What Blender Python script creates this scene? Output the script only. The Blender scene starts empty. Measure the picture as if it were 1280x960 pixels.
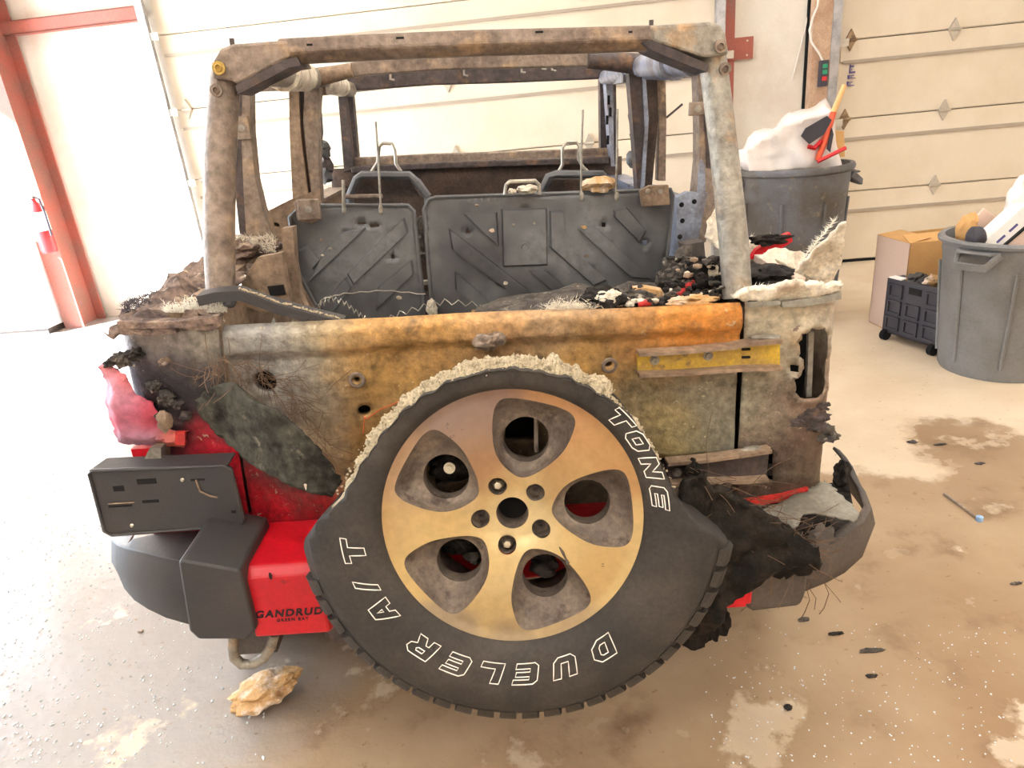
import bpy, bmesh, math, random
import numpy as np
from mathutils import Vector, Matrix, noise
from mathutils.geometry import delaunay_2d_cdt
random.seed(7)
S = bpy.context.scene
COL = S.collection
PI = math.pi

# ------------------------------------------------------------------ camera
F = 853.0                                   # focal length in pixels of a 1280x960 frame
LEAN = math.radians(3.0)                    # the burnt car has sunk on its right side
Yc = Vector(((593-640)/F, (480-150)/F, 1)).normalized()
Xc = Vector((math.cos(math.radians(2.4)), math.sin(math.radians(2.4)), 0))
Xc = (Xc-Yc*Xc.dot(Yc)).normalized()
Zc = -Xc.cross(Yc)
CAM = Vector((0, -1.42, 1.55))              # camera position in car coordinates
CARM = Matrix(((math.cos(LEAN), 0, math.sin(LEAN), 0), (0, 1, 0, 0), (-math.sin(LEAN), 0, math.cos(LEAN), 0), (0, 0, 0, 1)))
right = Vector((Xc.x, Yc.x, Zc.x)); up = Vector((Xc.y, Yc.y, Zc.y)); fwd = Vector((Xc.z, Yc.z, Zc.z))
cm = Matrix.Identity(4)
for i in range(3):
    cm[i][0] = right[i]; cm[i][1] = up[i]; cm[i][2] = -fwd[i]; cm[i][3] = CAM[i]
cd = bpy.data.cameras.new('camera'); cam = bpy.data.objects.new('camera', cd); COL.objects.link(cam)
cam.matrix_world = CARM @ cm
cd.sensor_width = 36; cd.lens = 36*F/1280; cd.clip_start = 0.05
S.camera = cam

# ------------------------------------------------------------------ light and exposure
S.view_settings.view_transform = 'Standard'
S.view_settings.look = 'None'
S.view_settings.gamma = 1
S.view_settings.exposure = 1.0
w = bpy.data.worlds.new('World'); S.world = w; w.use_nodes = True
bgn = w.node_tree.nodes['Background']
bgn.inputs[0].default_value = (0.74, 0.86, 1.0, 1); bgn.inputs[1].default_value = 6.0
sd = bpy.data.lights.new('sun', 'SUN'); sd.energy = 40; sd.angle = 0.02; sd.color = (.98, .985, 1)
so = bpy.data.objects.new('sun', sd); COL.objects.link(so)
so.rotation_euler = Vector((.68, .48, -.55)).to_track_quat('-Z', 'Y').to_euler()
PSI = math.radians(-7)                      # the room is turned a little against the car
V0 = 5.15                                   # distance of the back wall
def R(u, v, z=0):
    return Vector((u*math.cos(PSI)-v*math.sin(PSI), u*math.sin(PSI)+v*math.cos(PSI), z))
UL, UR, VB, HC = -6.2, 6.2, -4.5, 4.2       # side walls, rear wall, ceiling
OPEN = (-.6, 4.75, 3.5)                    # open overhead door in the left wall: v from, v to, height
pl = bpy.data.lights.new('door_portal', 'AREA'); pl.shape = 'RECTANGLE'; pl.size = OPEN[1]-OPEN[0]; pl.size_y = OPEN[2]
pl.cycles.is_portal = True
po = bpy.data.objects.new('door_portal', pl); COL.objects.link(po)
po.location = R(UL-.1, (OPEN[0]+OPEN[1])/2, OPEN[2]/2)
po.rotation_euler = (PI/2, 0, -PI/2+PSI)

# ------------------------------------------------------------------ pixel helpers
def ray(px, py):
    d = Vector(((px-640)/F, (480-py)/F, 1))
    return Vector((d.dot(Xc), d.dot(Yc), d.dot(Zc)))
def P(px, py, y):                           # car point on the plane y
    d = ray(px, py); return CAM+d*((y-CAM.y)/d.y)
def PZ(px, py, z):                          # car point on the plane z
    d = ray(px, py); return CAM+d*((z-CAM.z)/d.z)
def proj(p):
    q = Vector(p)-CAM
    a = Vector((Xc.x*q.x+Yc.x*q.y+Zc.x*q.z, Xc.y*q.x+Yc.y*q.y+Zc.y*q.z, Xc.z*q.x+Yc.z*q.y+Zc.z*q.z))
    return 640+F*a.x/a.z, 480-F*a.y/a.z
CW = CARM @ CAM
def wray(px, py): return CARM.to_3x3() @ ray(px, py)
def G(px, py, z=0):                         # world point at height z
    d = wray(px, py); return CW+d*((z-CW.z)/d.z)
def WL(px, py, off=0):                      # (u, z) on the back wall
    d = wray(px, py); n = Vector((-math.sin(PSI), math.cos(PSI), 0))
    p = CW+d*((V0-off-CW.dot(n))/d.dot(n))
    return p.x*math.cos(PSI)+p.y*math.sin(PSI), p.z

# ------------------------------------------------------------------ materials
def lin(c):
    return tuple(((v/255)/12.92 if v/255 <= .04045 else ((v/255+.055)/1.055)**2.4) for v in c)
MATS = {}
def mat(name, base=(128, 128, 128), rough=.6, metal=0., var=None, vs=6., vlo=.42, vhi=.62, bump=.15, bs=60., attr=False,
        fine=.25, fs=90., var2=None, v2s=20., v2lo=.6, v2hi=.7, rvar=0., spec=.5, dist=0., coord='Object', alpha=1.):
    m = bpy.data.materials.new(name); m.use_nodes = True; N = m.node_tree.nodes; L = m.node_tree.links
    b = N['Principled BSDF']
    tc = N.new('ShaderNodeTexCoord'); co = tc.outputs[coord]
    def nz(s, d=5, di=0.):
        n = N.new('ShaderNodeTexNoise'); n.inputs['Scale'].default_value = s; n.inputs['Detail'].default_value = d
        n.inputs['Roughness'].default_value = .62; n.inputs['Distortion'].default_value = di
        L.new(co, n.inputs['Vector']); return n.outputs['Fac']
    def ramp(f, lo, hi):
        r = N.new('ShaderNodeMapRange'); r.inputs[1].default_value = lo; r.inputs[2].default_value = hi
        L.new(f, r.inputs[0]); return r.outputs[0]
    def mix(f, a, c, mode='MIX'):
        x = N.new('ShaderNodeMix'); x.data_type = 'RGBA'; x.blend_type = mode
        if isinstance(f, float): x.inputs[0].default_value = f
        else: L.new(f, x.inputs[0])
        for k, s in ((6, a), (7, c)):
            if isinstance(s, tuple): x.inputs[k].default_value = (*s, 1)
            else: L.new(s, x.inputs[k])
        return x.outputs[2]
    if attr:
        at = N.new('ShaderNodeAttribute'); at.attribute_name = 'Col'; c = at.outputs['Color']
    else:
        c = lin(base)
    if var is not None: c = mix(ramp(nz(vs, 6, dist), vlo, vhi), c, lin(var))
    if var2 is not None: c = mix(ramp(nz(v2s, 6, dist), v2lo, v2hi), c, lin(var2))
    if fine:
        f = N.new('ShaderNodeMapRange'); f.inputs[1].default_value = .25; f.inputs[2].default_value = .75
        f.inputs[3].default_value = 1-fine; f.inputs[4].default_value = 1+fine
        L.new(nz(fs, 4), f.inputs[0])
        cc = N.new('ShaderNodeCombineColor')
        for k in range(3): L.new(f.outputs[0], cc.inputs[k])
        c = mix(1.0, c, cc.outputs[0], 'MULTIPLY')
    if isinstance(c, tuple): b.inputs['Base Color'].default_value = (*c, 1)
    else: L.new(c, b.inputs['Base Color'])
    b.inputs['Metallic'].default_value = metal; b.inputs['Specular IOR Level'].default_value = spec
    if rvar:
        r = N.new('ShaderNodeMapRange'); r.inputs[1].default_value = .3; r.inputs[2].default_value = .7
        r.inputs[3].default_value = max(.03, rough-rvar); r.inputs[4].default_value = min(1, rough+rvar)
        L.new(nz(vs*1.7, 5), r.inputs[0]); L.new(r.outputs[0], b.inputs['Roughness'])
    else: b.inputs['Roughness'].default_value = rough
    if bump:
        bn = N.new('ShaderNodeBump'); bn.inputs['Strength'].default_value = bump; bn.inputs['Distance'].default_value = .01
        L.new(nz(bs, 6), bn.inputs['Height']); L.new(bn.outputs[0], b.inputs['Normal'])
    MATS[name] = m; return m
mat('scorched', attr=True, rough=.5, metal=.3, fine=.5, fs=42, var=(96, 84, 72), vs=13, vlo=.54, vhi=.85, bump=.5, bs=60, dist=1.4, rvar=.18, var2=(212, 196, 164), v2s=46, v2lo=.64, v2hi=.72)
mat('painted_attr', attr=True, rough=.6, fine=.25, fs=70, bump=.25, bs=60)
mat('burnt_steel', (150, 134, 120), .5, .35, var=(104, 88, 78), vs=9, vlo=.44, vhi=.72, fine=.42, fs=50, bump=.45, bs=60, var2=(176, 150, 122), v2s=11, v2lo=.56, v2hi=.68)
mat('burnt_steel_dark', (88, 78, 76), .6, .25, var=(58, 52, 52), vs=9, vlo=.44, vhi=.72, fine=.42, fs=50, bump=.45, var2=(126, 96, 72), v2s=12, v2lo=.55, v2hi=.7)
mat('burnt_steel_grey', (164, 158, 146), .45, .4, var=(128, 120, 110), vs=8, vlo=.44, vhi=.72, fine=.4, fs=50, bump=.5, var2=(184, 154, 120), v2s=9, v2lo=.58, v2hi=.7)
mat('tan_steel', (164, 140, 116), .6, .2, var=(112, 92, 78), vs=9, vlo=.44, vhi=.72, fine=.42, fs=50, bump=.5)
mat('sky_tinted_steel', (156, 166, 186), .4, .55, var=(120, 118, 124), vs=9, fine=.3, bump=.35)  # grey steel with the blue of reflected sky put into its colour
mat('dark_interior', (66, 56, 52), .8, 0, var=(96, 78, 66), vs=5, fine=.35, bump=.5, bs=40)
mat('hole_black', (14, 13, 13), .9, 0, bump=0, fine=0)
mat('seat_steel', (122, 123, 124), .5, .35, var=(82, 82, 84), vs=5, fine=.28, fs=40, bump=.15, var2=(112, 108, 100), v2s=9, v2lo=.6, v2hi=.75)
mat('seat_wire', (188, 182, 170), .35, .7, fine=.2, bump=0)
mat('red_paint', (222, 22, 40), .32, 0, var=(190, 16, 32), vs=4, fine=.1, bump=.05, var2=(120, 40, 40), v2s=26, v2lo=.66, v2hi=.74)
mat('red_melted', (226, 60, 52), .4, 0, var=(150, 34, 34), vs=16, fine=.3, bump=.5)
mat('black_plastic', (56, 54, 56), .5, 0, var=(66, 62, 60), vs=4, fine=.15, fs=200, bump=.12, bs=220)
mat('dull_plastic', (74, 70, 68), .6, 0, var=(92, 82, 74), vs=6, fine=.25, bump=.2, bs=120)
mat('grey_plastic_burnt', (150, 146, 134), .6, 0, var=(116, 110, 98), vs=8, fine=.25, bump=.3)
mat('liner', (76, 74, 66), .95, 0, spec=.12, var=(34, 32, 30), vs=11, fine=.45, fs=60, bump=.6, bs=40, var2=(112, 106, 92), v2s=24, v2lo=.6, v2hi=.7)
mat('char', (28, 26, 25), .9, 0, spec=.2, var=(66, 60, 56), vs=18, fine=.5, bump=.9, bs=50)
mat('char_grey', (96, 88, 80), .9, 0, var=(52, 47, 44), vs=22, fine=.5, bump=.9, bs=45, var2=(176, 166, 150), v2s=30, v2lo=.6, v2hi=.7)
mat('ash', (212, 196, 164), .95, 0, var=(132, 116, 92), vs=60, vlo=.52, vhi=.7, fine=.35, fs=160, bump=1., bs=120)
mat('fibre', (240, 230, 210), .95, 0, var=(190, 166, 140), vs=14, vlo=.5, vhi=.7, fine=.3, bump=.8, bs=60)
mat('fibre_burnt', (146, 124, 110), .95, 0, var=(84, 72, 70), vs=16, fine=.45, bump=1., bs=45, var2=(206, 188, 160), v2s=26, v2lo=.58, v2hi=.68)
mat('fibre_tuft', (250, 246, 232), .9, 0, fine=.15, bump=0)
mat('char_tuft', (84, 76, 80), .9, 0, fine=.3, bump=0)
mat('rubber', (52, 49, 46), .66, 0, spec=.35, var=(76, 69, 63), vs=7, vlo=.4, vhi=.75, fine=.25, fs=120, bump=.15, bs=180, rvar=.08)
mat('rubber_char', (30, 28, 25), .9, 0, spec=.2, var=(50, 43, 36), vs=16, fine=.4, bump=.9, bs=50)
mat('letter_white', (250, 244, 232), .6, 0, fine=.08, bump=0)
mat('rim_metal', (216, 184, 134), .33, .75, var=(186, 146, 112), vs=3.2, vlo=.4, vhi=.7, fine=.08, fs=60, bump=.04, bs=100, rvar=.07)
mat('rim_attr', attr=True, rough=.34, metal=.7, fine=.12, fs=50, bump=.05, bs=90, rvar=.08)
mat('rim_pocket', (132, 118, 104), .6, .3, var=(96, 84, 76), vs=9, fine=.35, bump=.45, bs=70, var2=(84, 72, 62), v2s=22, v2lo=.56, v2hi=.66)
mat('nut_metal', (206, 196, 176), .3, .9, fine=.1, bump=0)
mat('wire_rust', (120, 96, 76), .6, .4, fine=.3, bump=0)
mat('wire_copper', (224, 120, 70), .5, .3, fine=.1, bump=0)
mat('yellow_strap', (214, 178, 66), .5, .2, var=(176, 146, 84), vs=11, fine=.25, bump=.3, var2=(140, 112, 82), v2s=26, v2lo=.6, v2hi=.7)
mat('lens_red', (196, 62, 76), .25, 0, var=(150, 60, 70), vs=8, fine=.2, bump=.2)
mat('ink', (36, 20, 26), .6, 0, fine=0, bump=0)
mat('door_panel', (226, 212, 190), .5, 0, var=(218, 202, 178), vs=1.5, fine=.03, bump=.02)
mat('ridge_shade', (172, 158, 140), .5, 0, fine=.05, bump=0)
mat('door_metal', (190, 180, 164), .45, .3, fine=.15, bump=.05)
mat('rust_hinge', (166, 140, 108), .6, .3, var=(122, 98, 74), vs=20, fine=.3, bump=.1)
mat('wall_white', (226, 218, 204), .7, 0, var=(212, 200, 184), vs=1.6, fine=.05, bump=.05)
mat('ceiling_white', (238, 234, 226), .8, 0, fine=.03, bump=0)
mat('red_iron', (166, 92, 78), .55, .1, var=(142, 98, 86), vs=3, fine=.2, bump=.1)
mat('brown_trim', (176, 140, 112), .6, 0, var=(206, 176, 148), vs=3, fine=.2, bump=.1)
mat('galvanised', (186, 186, 188), .35, .7, var=(150, 150, 154), vs=8, fine=.12, bump=.03)
mat('can_grey', (132, 132, 134), .55, 0, var=(118, 117, 116), vs=4, fine=.12, bump=.06, var2=(176, 160, 136), v2s=26, v2lo=.68, v2hi=.76)
mat('can_dark', (104, 104, 108), .55, 0, var=(88, 82, 74), vs=4, fine=.15, bump=.06, var2=(150, 136, 112), v2s=14, v2lo=.6, v2hi=.75)
mat('cardboard', (214, 168, 108), .8, 0, var=(204, 156, 98), vs=3, fine=.06, bump=.05)
mat('cardboard_pale', (224, 196, 178), .8, 0, fine=.05, bump=.05)
mat('crate_black', (60, 58, 66), .55, 0, fine=.12, bump=.05)
mat('bag_white', (240, 232, 226), .45, 0, var=(226, 214, 206), vs=4, fine=.05, bump=.35, bs=12)
mat('paper_white', (246, 242, 236), .7, 0, fine=.04, bump=0)
mat('wood', (222, 178, 118), .6, 0, fine=.1, bump=.05)
mat('orange_plastic', (230, 92, 56), .4, 0, fine=.05, bump=0)
mat('red_plastic', (214, 40, 44), .4, 0, fine=.05, bump=0)
mat('green_light', (40, 150, 110), .4, 0, fine=0, bump=0)
mat('cable_white', (228, 218, 206), .5, 0, fine=0, bump=0)
mat('sticker_ink', (92, 84, 140), .6, 0, fine=0, bump=0)
mat('blue_plastic', (150, 186, 226), .3, 0, fine=0, bump=0)
mat('foam', (206, 164, 112), .9, 0, var=(240, 224, 206), vs=10, vlo=.48, vhi=.6, fine=.25, bump=.9, bs=30, var2=(130, 92, 62), v2s=16, v2lo=.58, v2hi=.7)
mat('glass_bits', (238, 242, 246), .12, 0, fine=0, bump=0, spec=.9)
mat('white_enamel', (240, 240, 242), .35, 0, fine=.02, bump=0)
mat('asphalt', (190, 186, 180), .8, 0, fine=.15, bump=.1)
def floor_material():
    m = bpy.data.materials.new('wet_concrete'); m.use_nodes = True; N = m.node_tree.nodes; L = m.node_tree.links
    b = N['Principled BSDF']; tc = N.new('ShaderNodeTexCoord'); co = tc.outputs['Object']
    def nz(s, d=6, di=0.):
        n = N.new('ShaderNodeTexNoise'); n.inputs['Scale'].default_value = s; n.inputs['Detail'].default_value = d
        n.inputs['Roughness'].default_value = .6; n.inputs['Distortion'].default_value = di; L.new(co, n.inputs['Vector']); return n.outputs['Fac']
    def mr(f, a, bb, c=0., d=1.):
        r = N.new('ShaderNodeMapRange'); r.inputs[1].default_value = a; r.inputs[2].default_value = bb; r.inputs[3].default_value = c; r.inputs[4].default_value = d
        if isinstance(f, float): r.inputs[0].default_value = f
        else: L.new(f, r.inputs[0])
        return r.outputs[0]
    def ma(op, a, c):
        x = N.new('ShaderNodeMath'); x.operation = op
        for k, s in ((0, a), (1, c)):
            if isinstance(s, (int, float)): x.inputs[k].default_value = s
            else: L.new(s, x.inputs[k])
        return x.outputs[0]
    def mix(f, a, c):
        x = N.new('ShaderNodeMix'); x.data_type = 'RGBA'; L.new(f, x.inputs[0])
        for k, s in ((6, a), (7, c)):
            if isinstance(s, tuple): x.inputs[k].default_value = (*s, 1)
            else: L.new(s, x.inputs[k])
        return x.outputs[2]
    sx = N.new('ShaderNodeSeparateXYZ'); L.new(co, sx.inputs[0])
    # dry slab behind and to the right of the car; the rest was hosed down
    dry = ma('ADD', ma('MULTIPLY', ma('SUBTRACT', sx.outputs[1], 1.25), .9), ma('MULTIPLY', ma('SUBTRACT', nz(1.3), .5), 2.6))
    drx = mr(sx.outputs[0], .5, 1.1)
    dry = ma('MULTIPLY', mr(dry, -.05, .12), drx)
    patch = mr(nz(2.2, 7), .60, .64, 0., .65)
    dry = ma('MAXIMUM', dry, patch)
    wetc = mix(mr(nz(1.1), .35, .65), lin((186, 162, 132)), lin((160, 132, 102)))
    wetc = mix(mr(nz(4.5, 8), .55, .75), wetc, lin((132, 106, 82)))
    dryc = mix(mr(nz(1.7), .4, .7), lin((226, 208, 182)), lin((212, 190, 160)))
    sky_gry = ma('ADD', mr(sx.outputs[0], -.25, -1.1), ma('MULTIPLY', ma('SUBTRACT', nz(1.6), .5), 1.1))  # floor colour greyed on the left to stand in for sky reflection
    wetc = mix(mr(sky_gry, .25, .75), wetc, lin((158, 152, 148)))
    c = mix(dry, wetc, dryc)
    c = mix(mr(nz(30, 3), .66, .72, 0, .55), c, lin((130, 96, 70)))
    L.new(c, b.inputs['Base Color'])
    rg = ma('ADD', mr(dry, 0., 1., .13, .42), mr(nz(6, 5), .4, .7, 0., .16)); L.new(rg, b.inputs['Roughness'])
    bn = N.new('ShaderNodeBump'); bn.inputs['Strength'].default_value = .30; bn.inputs['Distance'].default_value = .006
    L.new(ma('ADD', nz(26, 5), ma('MULTIPLY', nz(120, 2), .25)), bn.inputs['Height']); L.new(bn.outputs[0], b.inputs['Normal'])
    MATS['wet_concrete'] = m
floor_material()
def emis(name, c, s):
    m = bpy.data.materials.new(name); m.use_nodes = True; b = m.node_tree.nodes['Principled BSDF']
    b.inputs['Emission Color'].default_value = (*lin(c), 1); b.inputs['Emission Strength'].default_value = s
    b.inputs['Base Color'].default_value = (*lin(c), 1); MATS[name] = m
emis('tube_light', (255, 249, 243), 18)

# ------------------------------------------------------------------ mesh builder
def nv(p, s, seed=0.): return noise.noise(Vector((p[0]*s+seed, p[1]*s+seed*1.7, p[2]*s-seed)))
class MB:
    def __init__(self): self.v = []; self.f = []; self.c = []
    def add(self, vs, fs, col=None):
        o = len(self.v); self.v += [tuple(p) for p in vs]; self.f += [tuple(i+o for i in f) for f in fs]
        self.c += ([col]*len(vs) if (col is None or isinstance(col[0], (int, float))) else list(col)); return self
    def box(self, a, b):
        x0, y0, z0 = a; x1, y1, z1 = b
        vs = [(x, y, z) for z in (z0, z1) for y in (y0, y1) for x in (x0, x1)]
        return self.add(vs, [(0, 2, 3, 1), (4, 5, 7, 6), (0, 1, 5, 4), (2, 6, 7, 3), (0, 4, 6, 2), (1, 3, 7, 5)])
    def fbox(self, fr, a, b):               # box in a frame: fr(u,v,z)->point
        x0, y0, z0 = a; x1, y1, z1 = b
        vs = [fr(x, y, z) for z in (z0, z1) for y in (y0, y1) for x in (x0, x1)]
        return self.add(vs, [(0, 2, 3, 1), (4, 5, 7, 6), (0, 1, 5, 4), (2, 6, 7, 3), (0, 4, 6, 2), (1, 3, 7, 5)])
    def prism(self, pts, vec):              # polygon pushed along vec
        vec = Vector(vec); n = len(pts); a = [Vector(p) for p in pts]; b = [p+vec for p in a]
        fs = [tuple(range(n)), tuple(range(2*n-1, n-1, -1))]+[(i, n+i, n+(i+1) % n, (i+1) % n) for i in range(n)]
        return self.add(a+b, fs)
    def sweep(self, pts, prof, upv=(0, 0, 1), cap=True, scale=None):
        pts = [Vector(p) for p in pts]; n = len(pts); k = len(prof); vs = []
        for i, p in enumerate(pts):
            t = (pts[min(i+1, n-1)]-pts[max(i-1, 0)]).normalized()
            s = t.cross(Vector(upv)); s = s.normalized() if s.length > 1e-6 else Vector((1, 0, 0))
            u = s.cross(t).normalized(); q = 1 if scale is None else scale[i]
            vs += [p+s*(a*q)+u*(b*q) for a, b in prof]
        fs = [(i*k+j, i*k+(j+1) % k, (i+1)*k+(j+1) % k, (i+1)*k+j) for i in range(n-1) for j in range(k)]
        if cap: fs += [tuple(range(k-1, -1, -1)), tuple((n-1)*k+j for j in range(k))]
        return self.add(vs, fs)
    def tube(self, pts, r, n=8, cap=True, closed=False):
        pts = [Vector(p) for p in pts]; m = len(pts)
        rs = r if isinstance(r, (list, tuple)) else [r]*m
        t0 = None; vs = []; u = None
        for i, p in enumerate(pts):
            if closed: t = (pts[(i+1) % m]-pts[(i-1) % m])
            else: t = (pts[min(i+1, m-1)]-pts[max(i-1, 0)])
            t = t.normalized() if t.length > 1e-9 else Vector((0, 0, 1))
            if u is None:
                u = t.orthogonal().normalized()
            else:
                u = (u-t*u.dot(t)); u = u.normalized() if u.length > 1e-6 else t.orthogonal().normalized()
            s = t.cross(u)
            vs += [p+(u*math.cos(2*PI*j/n)+s*math.sin(2*PI*j/n))*rs[i] for j in range(n)]
        last = m if closed else m-1
        fs = [(i*n+j, i*n+(j+1) % n, ((i+1) % m)*n+(j+1) % n, ((i+1) % m)*n+j) for i in range(last) for j in range(n)]
        if cap and not closed: fs += [tuple(range(n-1, -1, -1)), tuple((m-1)*n+j for j in range(n))]
        return self.add(vs, fs)
    def lathe(self, o, ax, prof, n=32, cap=True):   # prof: (radius, height along ax)
        o = Vector(o); ax = Vector(ax).normalized(); e1 = ax.orthogonal().normalized(); e2 = ax.cross(e1); k = len(prof)
        vs = [o+ax*h+(e1*math.cos(2*PI*i/n)+e2*math.sin(2*PI*i/n))*r for i in range(n) for r, h in prof]
        fs = [(i*k+j, ((i+1) % n)*k+j, ((i+1) % n)*k+j+1, i*k+j+1) for i in range(n) for j in range(k-1)]
        if cap: fs += [tuple(i*k for i in range(n-1, -1, -1)), tuple(i*k+k-1 for i in range(n))]
        return self.add(vs, fs)
    def chunk(self, c, size, seed=0, rough=.5, sub=3, fr=2.2):
        bm = bmesh.new(); bmesh.ops.create_icosphere(bm, subdivisions=sub, radius=1)
        c = Vector(c); size = Vector(size); vs = []
        for v in bm.verts:
            p = v.co.copy(); k = 1+.75*rough*noise.fractal(p*fr*.8+Vector((seed*3.1, seed*7.7, seed)), 1.1, 2.0, 4)
            vs.append(c+Vector((p.x*size.x, p.y*size.y, p.z*size.z))*k)
        fs = [tuple(v.index for v in f.verts) for f in bm.faces]; bm.free()
        return self.add(vs, fs)
    def spike(self, p, d, l, r):
        p = Vector(p); d = Vector(d).normalized(); a = d.orthogonal().normalized()*r; b = d.cross(a)
        return self.add([p+a, p-a*.5+b*.87, p-a*.5-b*.87, p+d*l], [(0, 1, 3), (1, 2, 3), (2, 0, 3)])
    def build(self, name, m, parent=None, smooth=False, solid=0, bevel=0):
        me = bpy.data.meshes.new(name); me.from_pydata(self.v, [], self.f); me.validate(); me.update()
        if any(c is not None for c in self.c) and len(self.c) == len(me.vertices):
            at = me.color_attributes.new('Col', 'FLOAT_COLOR', 'POINT')
            at.data.foreach_set('color', np.array([(*(c or (1, 1, 1)), 1) for c in self.c], 'f').ravel())
        if smooth:
            me.polygons.foreach_set('use_smooth', [True]*len(me.polygons))
            me.set_sharp_from_angle(angle=math.radians(45))
        me.materials.append(MATS[m])
        o = bpy.data.objects.new(name, me); COL.objects.link(o)
        if parent is not None: o.parent = parent
        if solid:
            s = o.modifiers.new('solid', 'SOLIDIFY'); s.thickness = solid; s.offset = -1
        if bevel:
            s = o.modifiers.new('bevel', 'BEVEL'); s.width = bevel; s.segments = 2; s.limit_method = 'ANGLE'
        return o
def resample(loop, sp, closed=True):
    out = []; n = len(loop)
    for i in range(n if closed else n-1):
        a = loop[i]; b = loop[(i+1) % n]; d = math.hypot(b[0]-a[0], b[1]-a[1]); k = max(1, round(d/sp))
        out += [(a[0]+(b[0]-a[0])*j/k, a[1]+(b[1]-a[1])*j/k) for j in range(k)]
    if not closed: out.append(tuple(loop[-1]))
    return out
def inside(pts, loop):
    x, y = pts[:, 0], pts[:, 1]; r = np.zeros(len(pts), bool); n = len(loop)
    for i in range(n):
        x0, y0 = loop[i]; x1, y1 = loop[(i+1) % n]
        if y0 == y1: continue
        c = ((y0 > y) != (y1 > y)) & (x < (x1-x0)*(y-y0)/(y1-y0)+x0); r ^= c
    return r
def sheet(outline, holes=(), sp=.012, loops=()):
    """triangles of a flat outline with real holes; 2D points and faces, counter-clockwise"""
    L = [resample(outline, sp)]+[resample(h, min(sp, .008)) for h in holes]+[resample(h, sp) for h in loops]
    vs = []; es = []
    for l in L:
        o = len(vs); vs += l; es += [(o+i, o+(i+1) % len(l)) for i in range(len(l))]
    a = np.array(vs); x0, y0 = a.min(0); x1, y1 = a.max(0)
    gx, gy = np.meshgrid(np.arange(x0, x1, sp), np.arange(y0, y1, sp*.87))
    gx = gx+(np.arange(gx.shape[0]) % 2)[:, None]*sp/2
    g = np.stack([gx.ravel(), gy.ravel()], 1); k = inside(g, outline)
    for h in holes: k &= ~inside(g, h)
    g = g[k]
    keep = np.ones(len(g), bool)
    for i in range(0, len(g), 500):
        d = ((g[i:i+500, None, :]-a[None])**2).sum(2).min(1); keep[i:i+500] = d > (sp*.45)**2
    vs = vs+[tuple(p) for p in g[keep]]
    r = delaunay_2d_cdt([Vector(p) for p in vs], es, [], 0, 1e-6, False)
    pv = np.array([(p.x, p.y) for p in r[0]]); fs = np.array([f for f in r[2] if len(f) == 3])
    cen = pv[fs].mean(1); k = inside(cen, outline)
    for h in holes: k &= ~inside(cen, h)
    fs = fs[k]
    e1 = pv[fs[:, 1]]-pv[fs[:, 0]]; e2 = pv[fs[:, 2]]-pv[fs[:, 0]]; neg = (e1[:, 0]*e2[:, 1]-e1[:, 1]*e2[:, 0]) < 0
    fs[neg] = fs[neg][:, ::-1]
    return [tuple(p) for p in pv], [tuple(int(i) for i in f) for f in fs]
def ragged(loop, sp, amp, seed=0.):
    out = []
    for i, p in enumerate(resample(loop, sp)):
        a = noise.noise(Vector((p[0]*60+seed, p[1]*60, seed)))*2*PI
        k = amp*noise.fractal(Vector((p[0]*45, p[1]*45, seed*2.3)), .6, 2, 3)
        out.append((p[0]+k*math.cos(a), p[1]+k*math.sin(a)))
    return out
def circle(c, r, n=24, ry=None): return [(c[0]+r*math.cos(2*PI*i/n), c[1]+(ry or r)*math.sin(2*PI*i/n)) for i in range(n)]
def splats(lst, warp=14., seed=0.):
    """colour of the burnt surface: list of (px, py, radius, rgb) stains"""
    L = [(a, b, r, lin(c)) for a, b, r, c in lst]
    def fn(p):
        x, y = proj(p)
        q = Vector(p)*16
        x += warp*(noise.noise(q+Vector((seed, 0, 0)))+.5*noise.noise(q*2.7)); y += warp*(noise.noise(q+Vector((0, 9, seed)))+.5*noise.noise(q*2.7+Vector((5, 0, 0))))
        W = 1e-9; c = [0, 0, 0]
        for a, b, r, k in L:
            ww = math.exp(-min(60, ((x-a)**2+(y-b)**2)/(r*r)))+1e-7*math.exp(-min(50, math.hypot(x-a, y-b)/60)); W += ww
            for i in range(3): c[i] += ww*k[i]
        return tuple(v/W for v in c)
    return fn
def tag(o, label, cat, group=None, kind=None):
    o['label'] = label; o['category'] = cat
    if group: o['group'] = group
    if kind: o['kind'] = kind
    return o
def struct(o, label=None):
    o['kind'] = 'structure'
    if label: o['label'] = label
    return o
def empty(name, loc=(0, 0, 0)):
    o = bpy.data.objects.new(name, None); COL.objects.link(o); o.location = loc; o.empty_display_size = .1; return o

# ================================================================== ROOM
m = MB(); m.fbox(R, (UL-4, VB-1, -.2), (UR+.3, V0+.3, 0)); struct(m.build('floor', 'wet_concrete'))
m = MB(); m.fbox(R, (UL-.3, VB-.3, HC), (UR+.3, V0+.3, HC+.2)); struct(m.build('ceiling', 'ceiling_white'))
m = MB(); m.fbox(R, (UR, VB, 0), (UR+.2, V0, HC)); struct(m.build('wall_right', 'wall_white'))
m = MB(); m.fbox(R, (UL, VB-.2, 0), (UR, VB, HC)); struct(m.build('wall_front', 'wall_white'))
m = MB(); m.fbox(R, (UL-.2, VB, 0), (UL, OPEN[0], HC)); m.fbox(R, (UL-.2, OPEN[1], 0), (UL, V0, HC)); m.fbox(R, (UL-.2, OPEN[0], OPEN[2]), (UL, OPEN[1], HC))
struct(m.build('wall_left', 'wall_white'))
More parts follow.
